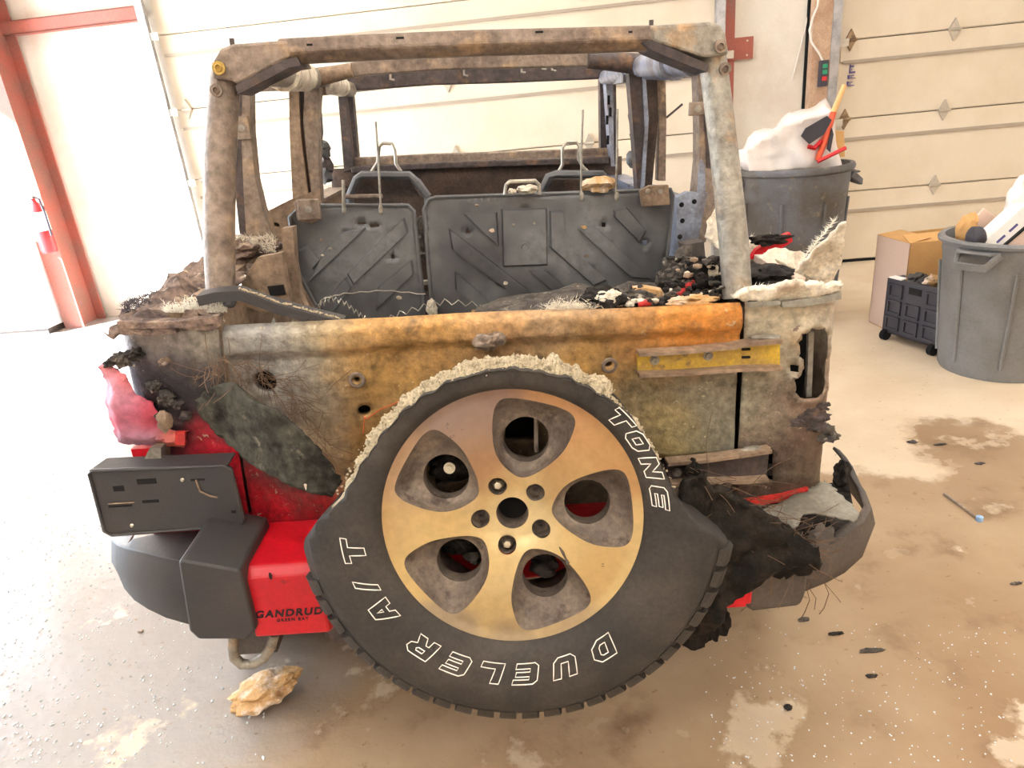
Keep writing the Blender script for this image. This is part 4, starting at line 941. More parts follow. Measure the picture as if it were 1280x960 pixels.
mb = MB(); mb.sweep([P(440, 203, 2.1), P(540, 198, 2.1), P(640, 195, 2.1), P(772, 190, 2.1)], [(-.03, -.024), (.03, -.024), (.03, .022), (-.03, .022)]); mb.build('windscreen_sill', 'burnt_steel', car, bevel=.006)
mb = MB(); mb.sweep([P(440, 212, 2.0), P(560, 206, 2.0), P(660, 203, 2.0), P(760, 200, 2.0)], [(-.03, -.014), (.03, -.014), (.03, .014), (-.03, .014)]); mb.build('dash_edge', 'burnt_steel_dark', car, bevel=.005)
# dashboard bulkhead, cowl, bonnet, wings, nose
pv, pf = sheet([(-.70, .75), (.70, .75), (.70, 1.36), (-.70, 1.36)], [], .05)
mb = MB(); mb.add([(x, 2.02+.03*nv((x, 0, z), 5), z) for x, z in pv], pf); mb.build('dash_bulkhead', 'dark_interior', car, True, .02)
mb = MB(); mb.prism([(-.7, 2.1, 1.33), (.7, 2.1, 1.33), (.62, 3.45, 1.2), (-.62, 3.45, 1.2)], (0, 0, -.03)); mb.build('bonnet', 'burnt_steel', car)
for s in (-1, 1):
    mb = MB(); mb.prism([(s*.62, 2.2, .95), (s*.88, 2.3, .98), (s*.88, 3.35, .98), (s*.62, 3.5, .95)], (0, 0, -.06)); mb.build('front_wing', 'burnt_steel_dark', car)
mb = MB(); mb.box((-.62, 3.4, .6), (.62, 3.5, 1.18)); mb.build('grille', 'burnt_steel_dark', car)
mb = MB(); mb.box((-.8, 3.62, .5), (.8, 3.78, .68)); mb.build('front_bumper', 'burnt_steel_dark', car, bevel=.02)
mb = MB(); mb.box((-.45, 3.45, .52), (-.35, 3.65, .64)); mb.box((.35, 3.45, .52), (.45, 3.65, .64)); mb.box((-.42, -.1, .40), (-.34, 3.5, .5)); mb.box((.34, -.1, .40), (.42, 3.5, .5)); mb.box((-.42, .55, .42), (.42, .65, .48)); mb.box((-.42, 3.0, .42), (.42, 3.1, .48)); mb.build('chassis', 'burnt_steel_dark', car)
mb = MB(); mb.box((-.74, .08, .56), (.74, 2.05, .60)); mb.build('tub_floor', 'dark_interior', car)
mb = MB(); mb.box((-.74, .06, .50), (.74, .08, .68)); mb.build('rear_crossmember', 'burnt_steel_dark', car)
# body sides: rear arch panels, door shells, sills
for s in (-1, 1):
    mtI = 'tan_steel' if s < 0 else 'sky_tinted_steel'
    mb = MB(); mb.box((min(s*.64, s*.655), .12, .6), (max(s*.64, s*.655), .78, 1.14)); mb.build('inner_arch_panel', 'burnt_steel_dark' if s > 0 else 'tan_steel', car)
    mb = MB(); mb.box((min(s*.42, s*.655), .25, .6), (max(s*.42, s*.655), .95, .86)); mb.build('wheel_arch', 'dark_interior', car, bevel=.05)
    for y0, y1 in ((.80, 1.50), (1.52, 2.04)):
        x0, x1 = (s*.645, s*.70)
        mb = MB(); mb.box((min(x0, x1), y0, .62), (max(x0, x1), y1, 1.262)); dd = mb.build('door_shell', mtI, car, bevel=.01)
        mb = MB(); mb.box((min(s*.63, s*.72), y0, 1.262), (max(s*.63, s*.72), y1, 1.275)); mb.build('window_sill', 'burnt_steel' if s < 0 else 'sky_tinted_steel', dd)
# pillars on both sides
def pillar(name, pl_, y, d, mt):
    q = MB(); pts = [P(a_, b_, y) for a_, b_ in pl_]
    area = sum(pts[i].x*pts[(i+1) % len(pts)].z-pts[(i+1) % len(pts)].x*pts[i].z for i in range(len(pts)))
    if area < 0: pts = pts[::-1]
    q.prism(pts, (0, d, 0)); return q.build(name, mt, car)
pillar('rear_pillar', [(294, 112), (303, 112), (302, 180), (306, 250), (310, 300), (300, 296), (294, 240), (291, 180)], .60, .06, 'burnt_steel_dark')
pillar('rear_pillar_flange', [(303, 112), (312, 112), (313, 165), (319, 225), (328, 262), (342, 300), (308, 300), (305, 250), (302, 180)], .58, .05, 'burnt_steel')
pillar('middle_pillar', [(361, 112), (373, 112), (376, 170), (386, 250), (366, 252), (362, 170)], 1.12, .05, 'tan_steel')
pillar('middle_pillar_channel', [(372, 112), (382, 112), (382, 165), (393, 250), (384, 250), (375, 170)], 1.14, .04, 'dark_interior')
pillar('middle_post', [(381, 104), (399, 104), (397, 150), (398, 200), (401, 256), (391, 256), (383, 190), (379, 150)], 1.08, .06, 'burnt_steel')
pillar('rear_pillar', [(872, 86), (888, 88), (893, 150), (899, 200), (894, 262), (882, 303), (858, 304), (869, 250), (874, 200), (874, 150)], .60, .06, 'burnt_steel')
pillar('rear_pillar_channel', [(878, 90), (884, 90), (889, 150), (892, 210), (884, 210), (881, 150)], .595, .01, 'burnt_steel_dark')
pillar('middle_post', [(786, 90), (805, 88), (807, 150), (805, 240), (797, 240), (793, 180)], 1.08, .06, 'burnt_steel_dark')
pillar('middle_pillar_channel', [(805, 88), (821, 92), (823, 150), (815, 232), (805, 238), (806, 160)], 1.12, .05, 'dark_interior')
pillar('middle_pillar', [(820, 92), (832, 94), (833, 150), (832, 226), (823, 226), (824, 150)], 1.14, .05, 'burnt_steel')
pillar('middle_pillar_edge', [(803, 92), (807, 92), (811, 150), (806, 232), (801, 238), (806, 160)], 1.07, .02, 'sky_tinted_steel')
# upper door frames (roof side)
for l, mt in (([(300, 110, .62), (364, 108, 1.12)], 'burnt_steel'), ([(400, 114, 1.14), (428, 113, 2.0)], 'burnt_steel'), ([(880, 90, .62), (826, 95, 1.14)], 'burnt_steel'), ([(786, 98, 1.14), (768, 102, 2.0)], 'sky_tinted_steel')):
    mb = MB(); mb.sweep([P(*t) for t in l], [(-.02, -.012), (.02, -.012), (.02, .012), (-.02, .012)]); mb.build('door_header', mt, car)
# latches, brackets and belts left on the pillars
for a_, b_, y, w_, h_ in ((302, 160, .57, .04, .06), (872, 136, .57, .045, .035), (386, 262, .66, .065, .06)):
    p = P(a_, b_, y); mb = MB(); mb.box((p.x-w_/2, y, p.z-h_/2), (p.x+w_/2, y+.012, p.z+h_/2)); q = mb.build('pillar_bracket', 'burnt_steel', car, bevel=.003)
    mb = MB(); mb.lathe((p.x, y, p.z), (0, -1, 0), [(.010, 0), (.010, .003), (.005, .004)], 12); mb.build('bolt', 'burnt_steel_grey', q, True)
for i, (a_, b_, y) in enumerate(((405, 186, 1.4), (409, 206, 1.4), (407, 218, 1.4), (795, 168, 1.4), (790, 199, 1.4), (800, 172, 1.4))):
    mb = MB(); mb.chunk(P(a_, b_, y), (.025, .02, .035), 130+i, .6, 2); mb.build('belt_reel', 'burnt_steel_dark' if i % 2 else 'seat_steel', car, True)
for pp, y in (([(401, 140), (403, 165), (400, 190), (402, 205)], 1.38), ([(788, 128), (786, 145), (790, 165), (793, 190)], 1.38), ([(833, 147), (853, 130)], 1.1), ([(404, 186), (411, 184), (412, 196)], 1.38)):
    mb = MB(); mb.tube([P(a_, b_, y) for a_, b_ in pp], .004, 5); mb.build('bent_rod', 'burnt_steel_dark', car, True)
# inner rear corner pieces
pillar('arch_post', [(352, 286), (366, 284), (369, 330), (376, 372), (386, 392), (372, 394), (360, 350), (354, 316)], .45, .04, 'tan_steel')
pillar('inner_side_panel', [(326, 268), (362, 250), (400, 236), (402, 262), (372, 262), (362, 275), (356, 300), (340, 302)], .80, .02, 'tan_steel')
pillar('arch_cover', [(322, 322), (352, 316), (358, 352), (364, 384), (330, 392), (300, 380), (302, 352)], .40, .03, 'tan_steel')
pillar('arch_gap', [(334, 358), (354, 356), (357, 368), (338, 370)], .396, .01, 'hole_black')
pillar('quarter_inner', [(847, 247), (860, 240), (885, 241), (880, 262), (872, 305), (868, 348), (853, 348), (846, 300)], .50, .03, 'sky_tinted_steel')
pillar('quarter_spike', [(872, 242), (874, 206), (877, 199), (881, 206), (882, 240)], .50, .006, 'sky_tinted_steel')
pillar('quarter_box', [(855, 306), (880, 302), (884, 345), (862, 352)], .42, .06, 'dull_plastic')
for a_, b_ in ((852, 256), (853, 276), (850, 296), (868, 252)):
    q = MB(); q.lathe(P(a_, b_, .499), (0, -1, 0), [(.007, 0), (.004, .0015)], 10); q.build('rivet_hole', 'hole_black', car)
# ---- folded rear seat backs
def seat_back(outline, y, holes, ribs, mt='seat_steel'):
    def yy(z): return y+.10*(z-1.0)
    def pt(a_, b_):
        yv = y
        for _ in range(5): p = P(a_, b_, yv); yv = yy(p.z)
        return p
    o2 = [(p.x, p.z) for p in (pt(a_, b_) for a_, b_ in outline)]
    ar = sum(o2[i][0]*o2[(i+1) % len(o2)][1]-o2[(i+1) % len(o2)][0]*o2[i][1] for i in range(len(o2)))
    if ar < 0: o2 = o2[::-1]
    hs = []
    for a_, b_, w_, h_ in holes:
        p = pt(a_, b_); hs.append([(p.x-w_/2, p.z-h_/2), (p.x+w_/2, p.z-h_/2), (p.x+w_/2, p.z+h_/2), (p.x-w_/2, p.z+h_/2)])
    pv, pf = sheet(o2, hs, .02)
    q = MB(); q.add([(x, yy(z)+.004*nv((x, 0, z), 4), z) for x, z in pv], pf); sb = q.build('rear_seat_back', mt, car, True, .012)
    q = MB(); q.tube([Vector((x, yy(z)+.002, z)) for x, z in resample(o2, .03)], .007, 6, closed=True); q.build('edge_tube', 'seat_steel', sb, True)
    for rb2 in ribs:
        pts = [pt(a_, b_) for a_, b_ in rb2]; c = sum(pts, Vector())/len(pts)
        ar = sum(pts[i].x*pts[(i+1) % len(pts)].z-pts[(i+1) % len(pts)].x*pts[i].z for i in range(len(pts)))
        if ar < 0: pts = pts[::-1]
        n_ = len(pts); h = .011; inner = [p+(c-p).normalized()*.009+Vector((0, -h, 0)) for p in pts]
        q = MB(); q.add([p+Vector((0, .003, 0)) for p in pts]+inner, [tuple(range(n_, 2*n_))]+[(i, (i+1) % n_, n_+(i+1) % n_, n_+i) for i in range(n_)]); q.build('pressed_rib', mt, sb)
    return sb
s1 = seat_back([(362, 272), (372, 262), (397, 257), (510, 257), (517, 264), (524, 330), (538, 450), (440, 450), (392, 377), (371, 338)], .72,
    [(432, 293, .018, .014), (493, 292, .024, .015), (468, 282, .03, .009), (491, 321, .012, .012), (452, 279, .028, .006)],
    [[(433, 343), (506, 271), (512, 289), (441, 356)], [(472, 358), (516, 323), (519, 341), (469, 388)], [(403, 315), (427, 289), (459, 283), (387, 352)], [(400, 384), (433, 345), (441, 358), (412, 398)], [(372, 312), (386, 305), (403, 326), (392, 338)]])
s2 = seat_back([(530, 262), (536, 250), (545, 247), (700, 242), (838, 237), (841, 245), (836, 300), (832, 330), (815, 362), (800, 450), (548, 450), (541, 395), (533, 300)], .72,
    [(585, 290, .016, .010), (656, 265, .028, .010), (630, 355, .018, .018), (755, 281, .014, .014), (793, 281, .016, .014), (747, 295, .014, .010), (762, 310, .018, .012), (734, 338, .02, .01), (687, 348, .022, .012), (656, 308, .008, .008), (806, 303, .018, .014)],
    [[(560, 284), (677, 375), (673, 391), (564, 310)], [(568, 338), (631, 391), (618, 397), (568, 361)], [(578, 266), (622, 264), (624, 309)], [(679, 335), (719, 367), (704, 375), (660, 337)], [(686, 262), (702, 262), (703, 301), (759, 351), (743, 358), (686, 309)], [(740, 280), (815, 349), (790, 348), (721, 285)], [(766, 262), (782, 257), (809, 289), (800, 304), (766, 270)], [(626, 260), (684, 259), (685, 332), (628, 334)]])
q = MB(); q.lathe(P(656, 308, .735), (0, -1, 0), [(.022, 0), (.018, .008), (.010, .010), (.006, .006)], 20); q.build('boss', 'seat_steel', s2, True)
for a_, b_ in ((642, 281), (668, 279), (637, 309), (676, 303), (640, 322), (675, 320)):
    q = MB(); q.lathe(P(a_, b_, .732), (0, -1, 0), [(.005, 0), (.003, .004)], 10); q.build('rivet', 'burnt_steel_grey', s2, True)
for sb, lst in ((s1, ((499, 372, .010, 'fibre'), (421, 394, .009, 'fibre'), (402, 300, .008, 'burnt_steel'), (413, 311, .009, 'burnt_steel_grey'), (403, 319, .006, 'fibre'))), (s2, ((615, 288, .010, 'foam'), (730, 284, .010, 'foam'), (632, 354, .010, 'fibre'), (596, 257, .008, 'burnt_steel'), (733, 320, .008, 'burnt_steel'), (592, 389, .009, 'foam'), (580, 397, .007, 'fibre')))):
    for i, (a_, b_, s, mt) in enumerate(lst):
        q = MB(); q.chunk(P(a_, b_, .71), (s*.8, .003, s*.6), i+a_, .6, 2); q.build('fleck_and_hole_light', mt, sb)  # some pale flecks stand in for light showing through holes
for pl_, sb in (([(367, 252), (396, 249), (398, 276), (390, 280), (372, 276)], s1), ([(800, 238), (812, 232), (836, 231), (838, 256), (803, 259)], s2)):
    pts = [P(a_, b_, .69) for a_, b_ in pl_]; q = MB(); q.prism(pts[::-1] if pl_[0][0] > 500 else pts[::-1], (0, .02, 0)); lt = q.build('seat_latch', 'tan_steel', sb, bevel=.003)
    for dx in (-8, 8):
        a_ = sum(t[0] for t in pl_)/5+dx; b_ = sum(t[1] for t in pl_)/5-4
        q = MB(); p = P(a_, b_, .689); q.lathe(p, (0, -1, 0), [(.008, 0), (.005, .001)], 12); q.build('latch_hole', 'burnt_steel_grey', lt)
def rods(name, pp, y, r, mt, parent):
    q = MB(); q.tube([P(a_, b_, y) for a_, b_ in pp], r, 7); return q.build(name, mt, parent, True)
rods('headrest_rod', [(469.5, 152), (473, 200), (476, 262)], .70, .0032, 'burnt_steel_grey', s1)
rods('headrest_rod', [(429, 225), (430, 262)], .70, .005, 'burnt_steel_grey', s1)
rods('headrest_bar', [(431, 246), (478, 245)], .72, .007, 'burnt_steel', s1)
rods('headrest_rod', [(728.7, 137), (727, 190), (726, 248)], .70, .0032, 'burnt_steel_grey', s2)
rods('headrest_rod', [(772, 136), (771, 200), (770, 246)], .70, .0032, 'burnt_steel_grey', s2)
rods('grab_loop', [(631, 243), (632.5, 231), (637, 227), (669, 226), (674, 231), (674, 243)], .74, .006, 'seat_wire', s2)
for a_, b_, sb in ((476, 262, s1), (430, 262, s1), (727, 246, s2), (771, 246, s2)):
    q = MB(); q.chunk(P(a_, b_, .70), (.007, .006, .016), a_, .4, 2); q.build('rod_socket', 'burnt_steel_grey', sb, True)
# front seats: tube frames seen over the rear seat
for fr_, lp_, dk in (([(437, 246), (446, 224), (452, 219), (512, 219), (522, 228), (535, 246)], [(461, 220), (472, 203), (474, 183), (479, 179), (490, 180), (494, 189), (495, 205), (505, 220)], [(446, 246), (452, 224), (512, 224), (526, 246)]),
                     ([(677, 240), (686, 221), (695, 218), (753, 218), (760, 228), (766, 242)], [(695, 220), (703, 206), (703, 185), (708, 178), (720, 177.5), (724, 183), (723, 199), (728, 208), (739, 219)], [(682, 241), (690, 224), (752, 224), (762, 241)])):
    q = MB(); q.tube([P(a_, b_, 1.30) for a_, b_ in fr_], .016, 8); fs_ = q.build('front_seat_frame', 'seat_steel', car, True)
    q = MB(); q.tube([P(a_, b_, 1.32) for a_, b_ in lp_], .0065, 8); q.build('headrest_loop', 'seat_wire', fs_, True)
    q = MB(); q.prism([P(a_, b_, 1.36) for a_, b_ in dk], (0, .02, 0)); q.build('seat_pan', 'dark_interior', fs_)
    p0 = P(fr_[0][0], fr_[0][1], 1.3); p1 = P(fr_[-1][0], fr_[-1][1], 1.3)
    q = MB(); q.tube([p0, p0+Vector((0, 0, -.6))], .016, 8); q.build('frame_leg', 'seat_steel', fs_, True); q = MB(); q.tube([p1, p1+Vector((0, 0, -.6))], .016, 8); q.build('frame_leg', 'seat_steel', fs_, True)
# road wheels: tyres burnt thin on the right, rims on the floor
for s in (-1, 1):
    for y in (.60, 3.05):
        r = .37 if s < 0 else .30; zc = r+s*.042*.98-.0005*s
        q = MB(); q.lathe((s*.66, y, zc), (s, 0, 0), [(.2, 0), (r*.94, .01), (r, .05), (r, .18), (r*.94, .22), (.2, .23)], 32); wh = q.build('road_wheel', 'rubber_char', car, True)
        q = MB(); q.lathe((s*.88, y, zc), (s, 0, 0), [(.22, .02), (.19, .0), (.07, .01), (.07, .03)], 28); q.build('wheel_disc', 'burnt_steel', wh, True)

# ================================================================== BURNT TRIM LYING ON THE CAR
def carthing(o): o.matrix_world = CARM; return o
def ribbon(name, mt, sgn, x0, x1, y0, y1, zf, seed, holes=(), amp=.02, parent=None):
    loop = [(x0, y0), (x1, y0), (x1, y1), (x0, y1)]
    pv, pf = sheet(ragged(loop, .014, .03, seed), holes, .014)
    q = MB(); q.add([(x, y, zf(x, y)+amp*noise.fractal(Vector((x*16+seed, y*16, seed)), .8, 2, 4)) for x, y in pv], pf); return q.build(name, mt, parent, True, .006)
o = ribbon('burnt_headliner', 'fibre_burnt', -1, -.80, -.62, -.005, .78, lambda x, y: 1.175+.05*y+.035*math.exp(-((x+.72)/.05)**2)*sstep(0, .2, y), 4., amp=.022)
tag(carthing(o), 'charred layered fibre panel lying along the left body side rail', 'debris')
rnd = random.Random(5)
q = MB()
for i in range(700):
    a_ = rnd.uniform(205, 284); b_ = 391-abs(rnd.gauss(0, 5))-(4 if 230 < a_ < 260 else 0); p = P(a_, b_, .02+rnd.uniform(-.02, .03))
    q.spike(p, (rnd.gauss(0, .6), rnd.gauss(-.2, .5), rnd.uniform(.2, 1.2)), rnd.uniform(.005, .018), .0008)
fib = q.build('fibre_tufts', 'fibre_tuft', o); fib['kind'] = 'stuff'
q = MB()
for i in range(900):
    t = rnd.random(); a_ = 152+t*120; b_ = 380-t*48+rnd.uniform(0, 14); p = P(a_, b_, .0+.5*t+rnd.uniform(-.05, .05))
    q.spike(p, (rnd.gauss(0, .7), rnd.gauss(0, .4), rnd.uniform(0, 1.)), rnd.uniform(.006, .018), .0011)
fib = q.build('charred_tufts', 'char_tuft', o); fib['kind'] = 'stuff'
for i, (pp, y, hh) in enumerate((([(150, 404), (185, 405), (230, 404), (275, 398)], -.012, .007), ([(152, 412), (190, 414), (222, 410)], -.008, .008), ([(232, 406), (268, 408), (276, 402)], -.008, .006))):
    q = MB(); q.sweep([P(a_, b_, y) for a_, b_ in pp], [(-.02, -hh), (.012, -hh), (.012, hh), (-.02, hh)]); r_ = q.build('layered_edge', 'fibre_burnt', o, True)
q = MB(); q.sweep([P(218, 392, .05), P(262, 365, .25), P(322, 322, .6)], [(-.012, -.012), (.012, -.012), (.012, .012), (-.012, .012)]); o = q.build('trim_rail', 'tan_steel', None)
tag(carthing(o), 'straight burnt metal trim rail lying slantwise inside the left body side', 'trim rail')
q = MB(); q.chunk(P(308, 308, .55), (.05, .08, .03), 200, .6, 4); o = q.build('insulation_lump', 'fibre_burnt', None, True); tag(carthing(o), 'ragged tan insulation lump at the foot of the left rear pillar', 'debris')
q = MB()
for i in range(320): q.spike(P(rnd.uniform(292, 345), 308+rnd.uniform(-12, 8), .5), (rnd.gauss(0, .7), rnd.gauss(0, .4), rnd.uniform(0, 1)), rnd.uniform(.008, .022), .0013)
f_ = q.build('insulation_tufts', 'fibre', o); f_['kind'] = 'stuff'
# black weather strip draped over the gate's left end
st = empty('trim_strip'); tag(carthing(st), 'long black melted weather strip draped over the left end of the tailgate', 'trim strip')
pp = [(250, 371, .01), (272, 366, .01), (300, 364, .015), (320, 371, .02), (345, 380, .03), (385, 391, .03), (430, 402, .035)]
q = MB(); q.sweep([P(*t) for t in pp], [(-.022, -.006), (.018, -.008), (.018, .005), (-.022, .008)]); q.build('strip_body', 'black_plastic', st, True)
q = MB(); q.sweep([P(a_, b_+7, y-.01) for a_, b_, y in pp[:6]], [(-.01, -.006), (.01, -.006), (.01, .006), (-.01, .006)]); q.build('strip_lip', 'black_plastic', st, True)
q = MB(); q.chunk(P(287, 379, .0), (.014, .01, .010), 3, .4); q.build('strip_clip', 'black_plastic', st, True)
q = MB()
for i in range(160):
    t = rnd.uniform(2, 5.9); k_ = int(t); a_ = Vector(pp[k_]).lerp(Vector(pp[k_+1]), t-k_); q.chunk(P(a_.x+rnd.uniform(-2, 2), a_.y-3+rnd.uniform(-1.5, 1.5), a_.z-.005), (.003, .003, .002), i, .5, 1)
f_ = q.build('ash_specks', 'ash', st); f_['kind'] = 'stuff'
# springs of the burnt seat
def zig(pp, y, amp, n):
    pts = []; L_ = [P(a_, b_, y) for a_, b_ in pp]
    for i in range(n+1):
        t = i/n*(len(L_)-1); k_ = min(int(t), len(L_)-2); p = L_[k_].lerp(L_[k_+1], t-k_); pts.append(p+Vector((0, amp*.6*math.sin(i*PI/2), amp*math.cos(i*PI/2))))
    return pts
for pp, amp, n in (([(396, 386), (402, 374), (430, 367), (480, 363), (532, 368)], .0015, 40), ([(397, 384), (412, 373), (430, 378), (447, 392), (462, 402)], .009, 44), ([(478, 402), (500, 392), (530, 383), (556, 377), (590, 380), (630, 394)], .008, 40), ([(600, 383), (622, 389), (640, 396)], .004, 20)):
    q = MB(); q.tube(zig(pp, .50, amp, n), .0016, 5); q.build('seat_spring', 'seat_wire', s1, True)
# rubbish heaped inside the gate
base = MB(); base.chunk((.30, .28, .98), (.36, .24, .15), 301, .4, 4); base.chunk((-.36, .26, .93), (.24, .2, .12), 303, .4, 4); f_ = base.build('cargo_ash', 'char_grey', car, True); f_['kind'] = 'stuff'
HEAP = [('charred_lump', 'char', 752, 376, .14, (.055, .05, .035), 'black charred lump in the middle of the heap behind the tailgate', 'debris'),
        ('charred_lump', 'char_grey', 788, 370, .18, (.055, .05, .028), 'grey flaky charred lump right of the white scrap in the heap', 'debris'),
        ('charred_lump', 'char_grey', 848, 345, .30, (.05, .05, .06), 'tall grey charred lump beside the right seat back', 'debris'),
        ('charred_lump', 'char', 884, 352, .22, (.06, .05, .05), 'black charred lump at the foot of the right roof post', 'debris'),
        ('plaster_scrap', 'fibre', 763, 372, .11, (.030, .014, .016), 'small white scrap on the black charred lump', 'debris'),
        ('rusty_scrap', 'foam', 866, 376, .08, (.05, .02, .014), 'orange-brown rusty scrap just inside the right tailgate end', 'debris'),
        ('white_scrap', 'fibre', 892, 342, .18, (.012, .012, .018), 'small white flake beside the right roof post', 'debris')]
for i, (nm, mt, a_, b_, y, sz, lb, ct) in enumerate(HEAP):
    q = MB(); q.chunk(P(a_, b_, y), sz, 210+i, .75, 4); tag(carthing(q.build(nm, mt, None, True)), lb, ct)
q = MB(); pts = [P(a_, b_, .16) for a_, b_ in ((792, 362), (806, 360), (828, 364), (833, 372), (815, 377), (798, 374))]; q.prism(pts, (0, .02, .004)); o = q.build('board_scrap', 'foam'); tag(carthing(o), 'flat pale tan board scrap lying in the heap behind the tailgate', 'debris')
fl_ = empty('fibre_heap'); tag(carthing(fl_), 'pale fluffy fibre tuft at the left end of the debris heap', 'debris')
q = MB(); q.chunk(P(708, 387, .08), (.045, .025, .012), 230, .5); q.build('fibre_core', 'fibre', fl_, True)
q = MB()
for i in range(600): q.spike(P(rnd.gauss(712, 14), 388-abs(rnd.gauss(0, 5)), .07+rnd.uniform(-.02, .04)), (rnd.gauss(0, .8), rnd.gauss(-.2, .5), rnd.uniform(0, 1)), rnd.uniform(.006, .02), .001)
f_ = q.build('fibre_strands', 'fibre', fl_); f_['kind'] = 'stuff'
q = MB(); q.tube([P(800, 384, .10), P(820, 380, .12), P(845, 372, .15), P(866, 358, .2), P(885, 345, .26)], [.010, .013, .015, .016, .016], 10); o = q.build('melted_hose', 'char_grey', None, True); tag(carthing(o), 'melted hose with a red stripe running up behind the right tailgate end', 'hose')
q = MB(); q.tube([P(845, 369, .128), P(858, 360, .15), P(866, 353, .18)], [.007, .010, .007], 8); q.build('red_stripe', 'red_melted', o, True)
q = MB(); q.tube([P(798, 381, .085), P(806, 379, .085), P(814, 380, .085)], [.006, .009, .005], 8); q.build('red_end', 'red_melted', o, True)
q = MB(); q.chunk(P(660, 236, .72), (.03, .02, .012), 240, .7); q.chunk(P(640, 239, .72), (.012, .012, .008), 241, .7); o = q.build('fluff', 'fibre', s2, True)
q = MB(); q.chunk(P(748, 231, .76), (.055, .04, .026), 242, .5); q.build('foam_remains', 'foam', s2, True)
q = MB(); q.chunk(P(526, 300, .78), (.03, .03, .06), 243, .7); q.build('foam_remains', 'char_grey', s1, True)
q = MB(); q.chunk(P(540, 385, .70), (.016, .02, .03), 244, .6); q.build('foam_remains', 'fibre', s1, True)
for pl_ in ([(518, 315), (534, 313), (534, 317), (518, 319)], [(520, 352), (538, 351), (538, 356), (520, 357)]):
    q = MB(); q.prism([P(a_, b_, .76) for a_, b_ in pl_][::-1], (0, .02, 0)); q.build('seat_gap_strut', 'burnt_steel_grey', s1)
for mt, n, sd_ in (('char', 260, 1), ('char_grey', 260, 2), ('fibre', 90, 3), ('tan_steel', 80, 4)):
    r3 = random.Random(sd_+50); q = MB()
    for i in range(n):
        if r3.random() < .55: a_, b_, y = r3.uniform(730, 905), 0, r3.uniform(.08, .34); b_ = 384-(a_-730)*.03-r3.uniform(0, 26)*(.3 if a_ < 830 else 1.)
        else: a_, b_, y = r3.uniform(835, 910), r3.uniform(322, 378), r3.uniform(.15, .40)
        s_ = r3.uniform(.003, .012); q.chunk(P(a_, b_, y), (s_*1.3, s_, s_*.8), i, .6, 1)
    o = q.build('burnt_crumbs', mt, car); o['kind'] = 'stuff'
# right side: white fibre sheets
def flat_px(name, mt, poly, y, seed, amp=.012, rag=.008, th=.006, slope=0., parent=None, sp=.012):
    o2 = [(p.x, p.z) for p in (P(a_, b_, y) for a_, b_ in poly)]
    ar = sum(o2[i][0]*o2[(i+1) % len(o2)][1]-o2[(i+1) % len(o2)][0]*o2[i][1] for i in range(len(o2)))
    if ar < 0: o2 = o2[::-1]
    zc = sum(p[1] for p in o2)/len(o2)
    pv, pf = sheet(ragged(o2, sp*.8, rag, seed), [], sp)
    q = MB(); q.add([(x, y+slope*(z-zc)+amp*noise.fractal(Vector((x*13+seed, 1, z*13)), .8, 2, 4), z) for x, z in pv], pf); return q.build(name, mt, parent, True, th)
fs2 = empty('fibre_sheet'); tag(carthing(fs2), 'torn off-white fibreglass sheet curled up over the right body corner', 'debris')
flat_px('curled_sheet', 'fibre', [(1046, 273), (1049, 300), (1053, 330), (1054, 356), (1040, 366), (1005, 362), (983, 354), (1000, 337), (1008, 320), (1026, 298), (1036, 281)], .16, 3., .02, .008, .006, -.6, fs2)
flat_px('front_lip', 'fibre', [(918, 372), (932, 364), (955, 362), (985, 352), (1010, 356), (1054, 357), (1052, 366), (1030, 370), (1010, 378), (978, 376), (930, 378)], -.022, 6., .012, .010, .014, -.5, fs2, .009)
flat_px('folded_sheet', 'fibre_white' if 'fibre_white' in MATS else 'fibre', [(950, 322), (975, 312), (1006, 316), (1020, 336), (1000, 352), (985, 350)], .34, 8., .016, .006, .006, .8, fs2)
flat_px('inner_sheet', 'fibre', [(882, 296), (885, 276), (906, 256), (912, 300), (908, 318), (893, 308)], .42, 12., .016, .006, .006, .5, fs2)
q = MB()
for i in range(600):
    k_ = rnd.random()
    a_, b_, y = ((rnd.uniform(925, 975), rnd.uniform(296, 318), .5) if k_ < .5 else (rnd.uniform(1005, 1044), 0, .16) if k_ < .8 else (rnd.uniform(930, 985), rnd.uniform(358, 366), .0))
    if b_ == 0: b_ = 322-(a_-1005)*1.2
    q.spike(P(a_, b_, y), (rnd.gauss(-.2, .7), rnd.gauss(-.2, .5), rnd.uniform(-.1, 1)), rnd.uniform(.006, .02), .001)
f_ = q.build('frayed_fibres', 'fibre_tuft', fs2); f_['kind'] = 'stuff'
q = MB(); q.chunk(P(945, 312, .52), (.05, .04, .03), 250, .6); q.build('fibre_wad', 'fibre', fs2, True)
q = MB(); q.sweep([P(948, 322, .42), P(970, 336, .28), P(1000, 352, .12)], [(-.012, -.009), (.012, -.009), (.012, .009), (-.012, .009)]); o = q.build('wood_batten', 'cardboard_pale'); tag(carthing(o), 'pale straight batten lying under the torn sheet on the right side', 'batten')
q = MB(); q.prism([P(a_, b_, .44) for a_, b_ in ((938, 324), (946, 312), (962, 302), (988, 291), (991, 302), (975, 312), (948, 323))], (0, .02, 0)); o = q.build('red_panel_scrap', 'red_paint'); tag(carthing(o), 'bright red painted scrap with a melted black top edge by the right roof post', 'debris')
for i, (a_, b_, s) in enumerate(((962, 299, .05),)):
    q = MB(); q.chunk(P(a_, b_, .43), (s, .014, s*.32), 262+i, .8, 4); q.build('melted_edge', 'char', o, True)
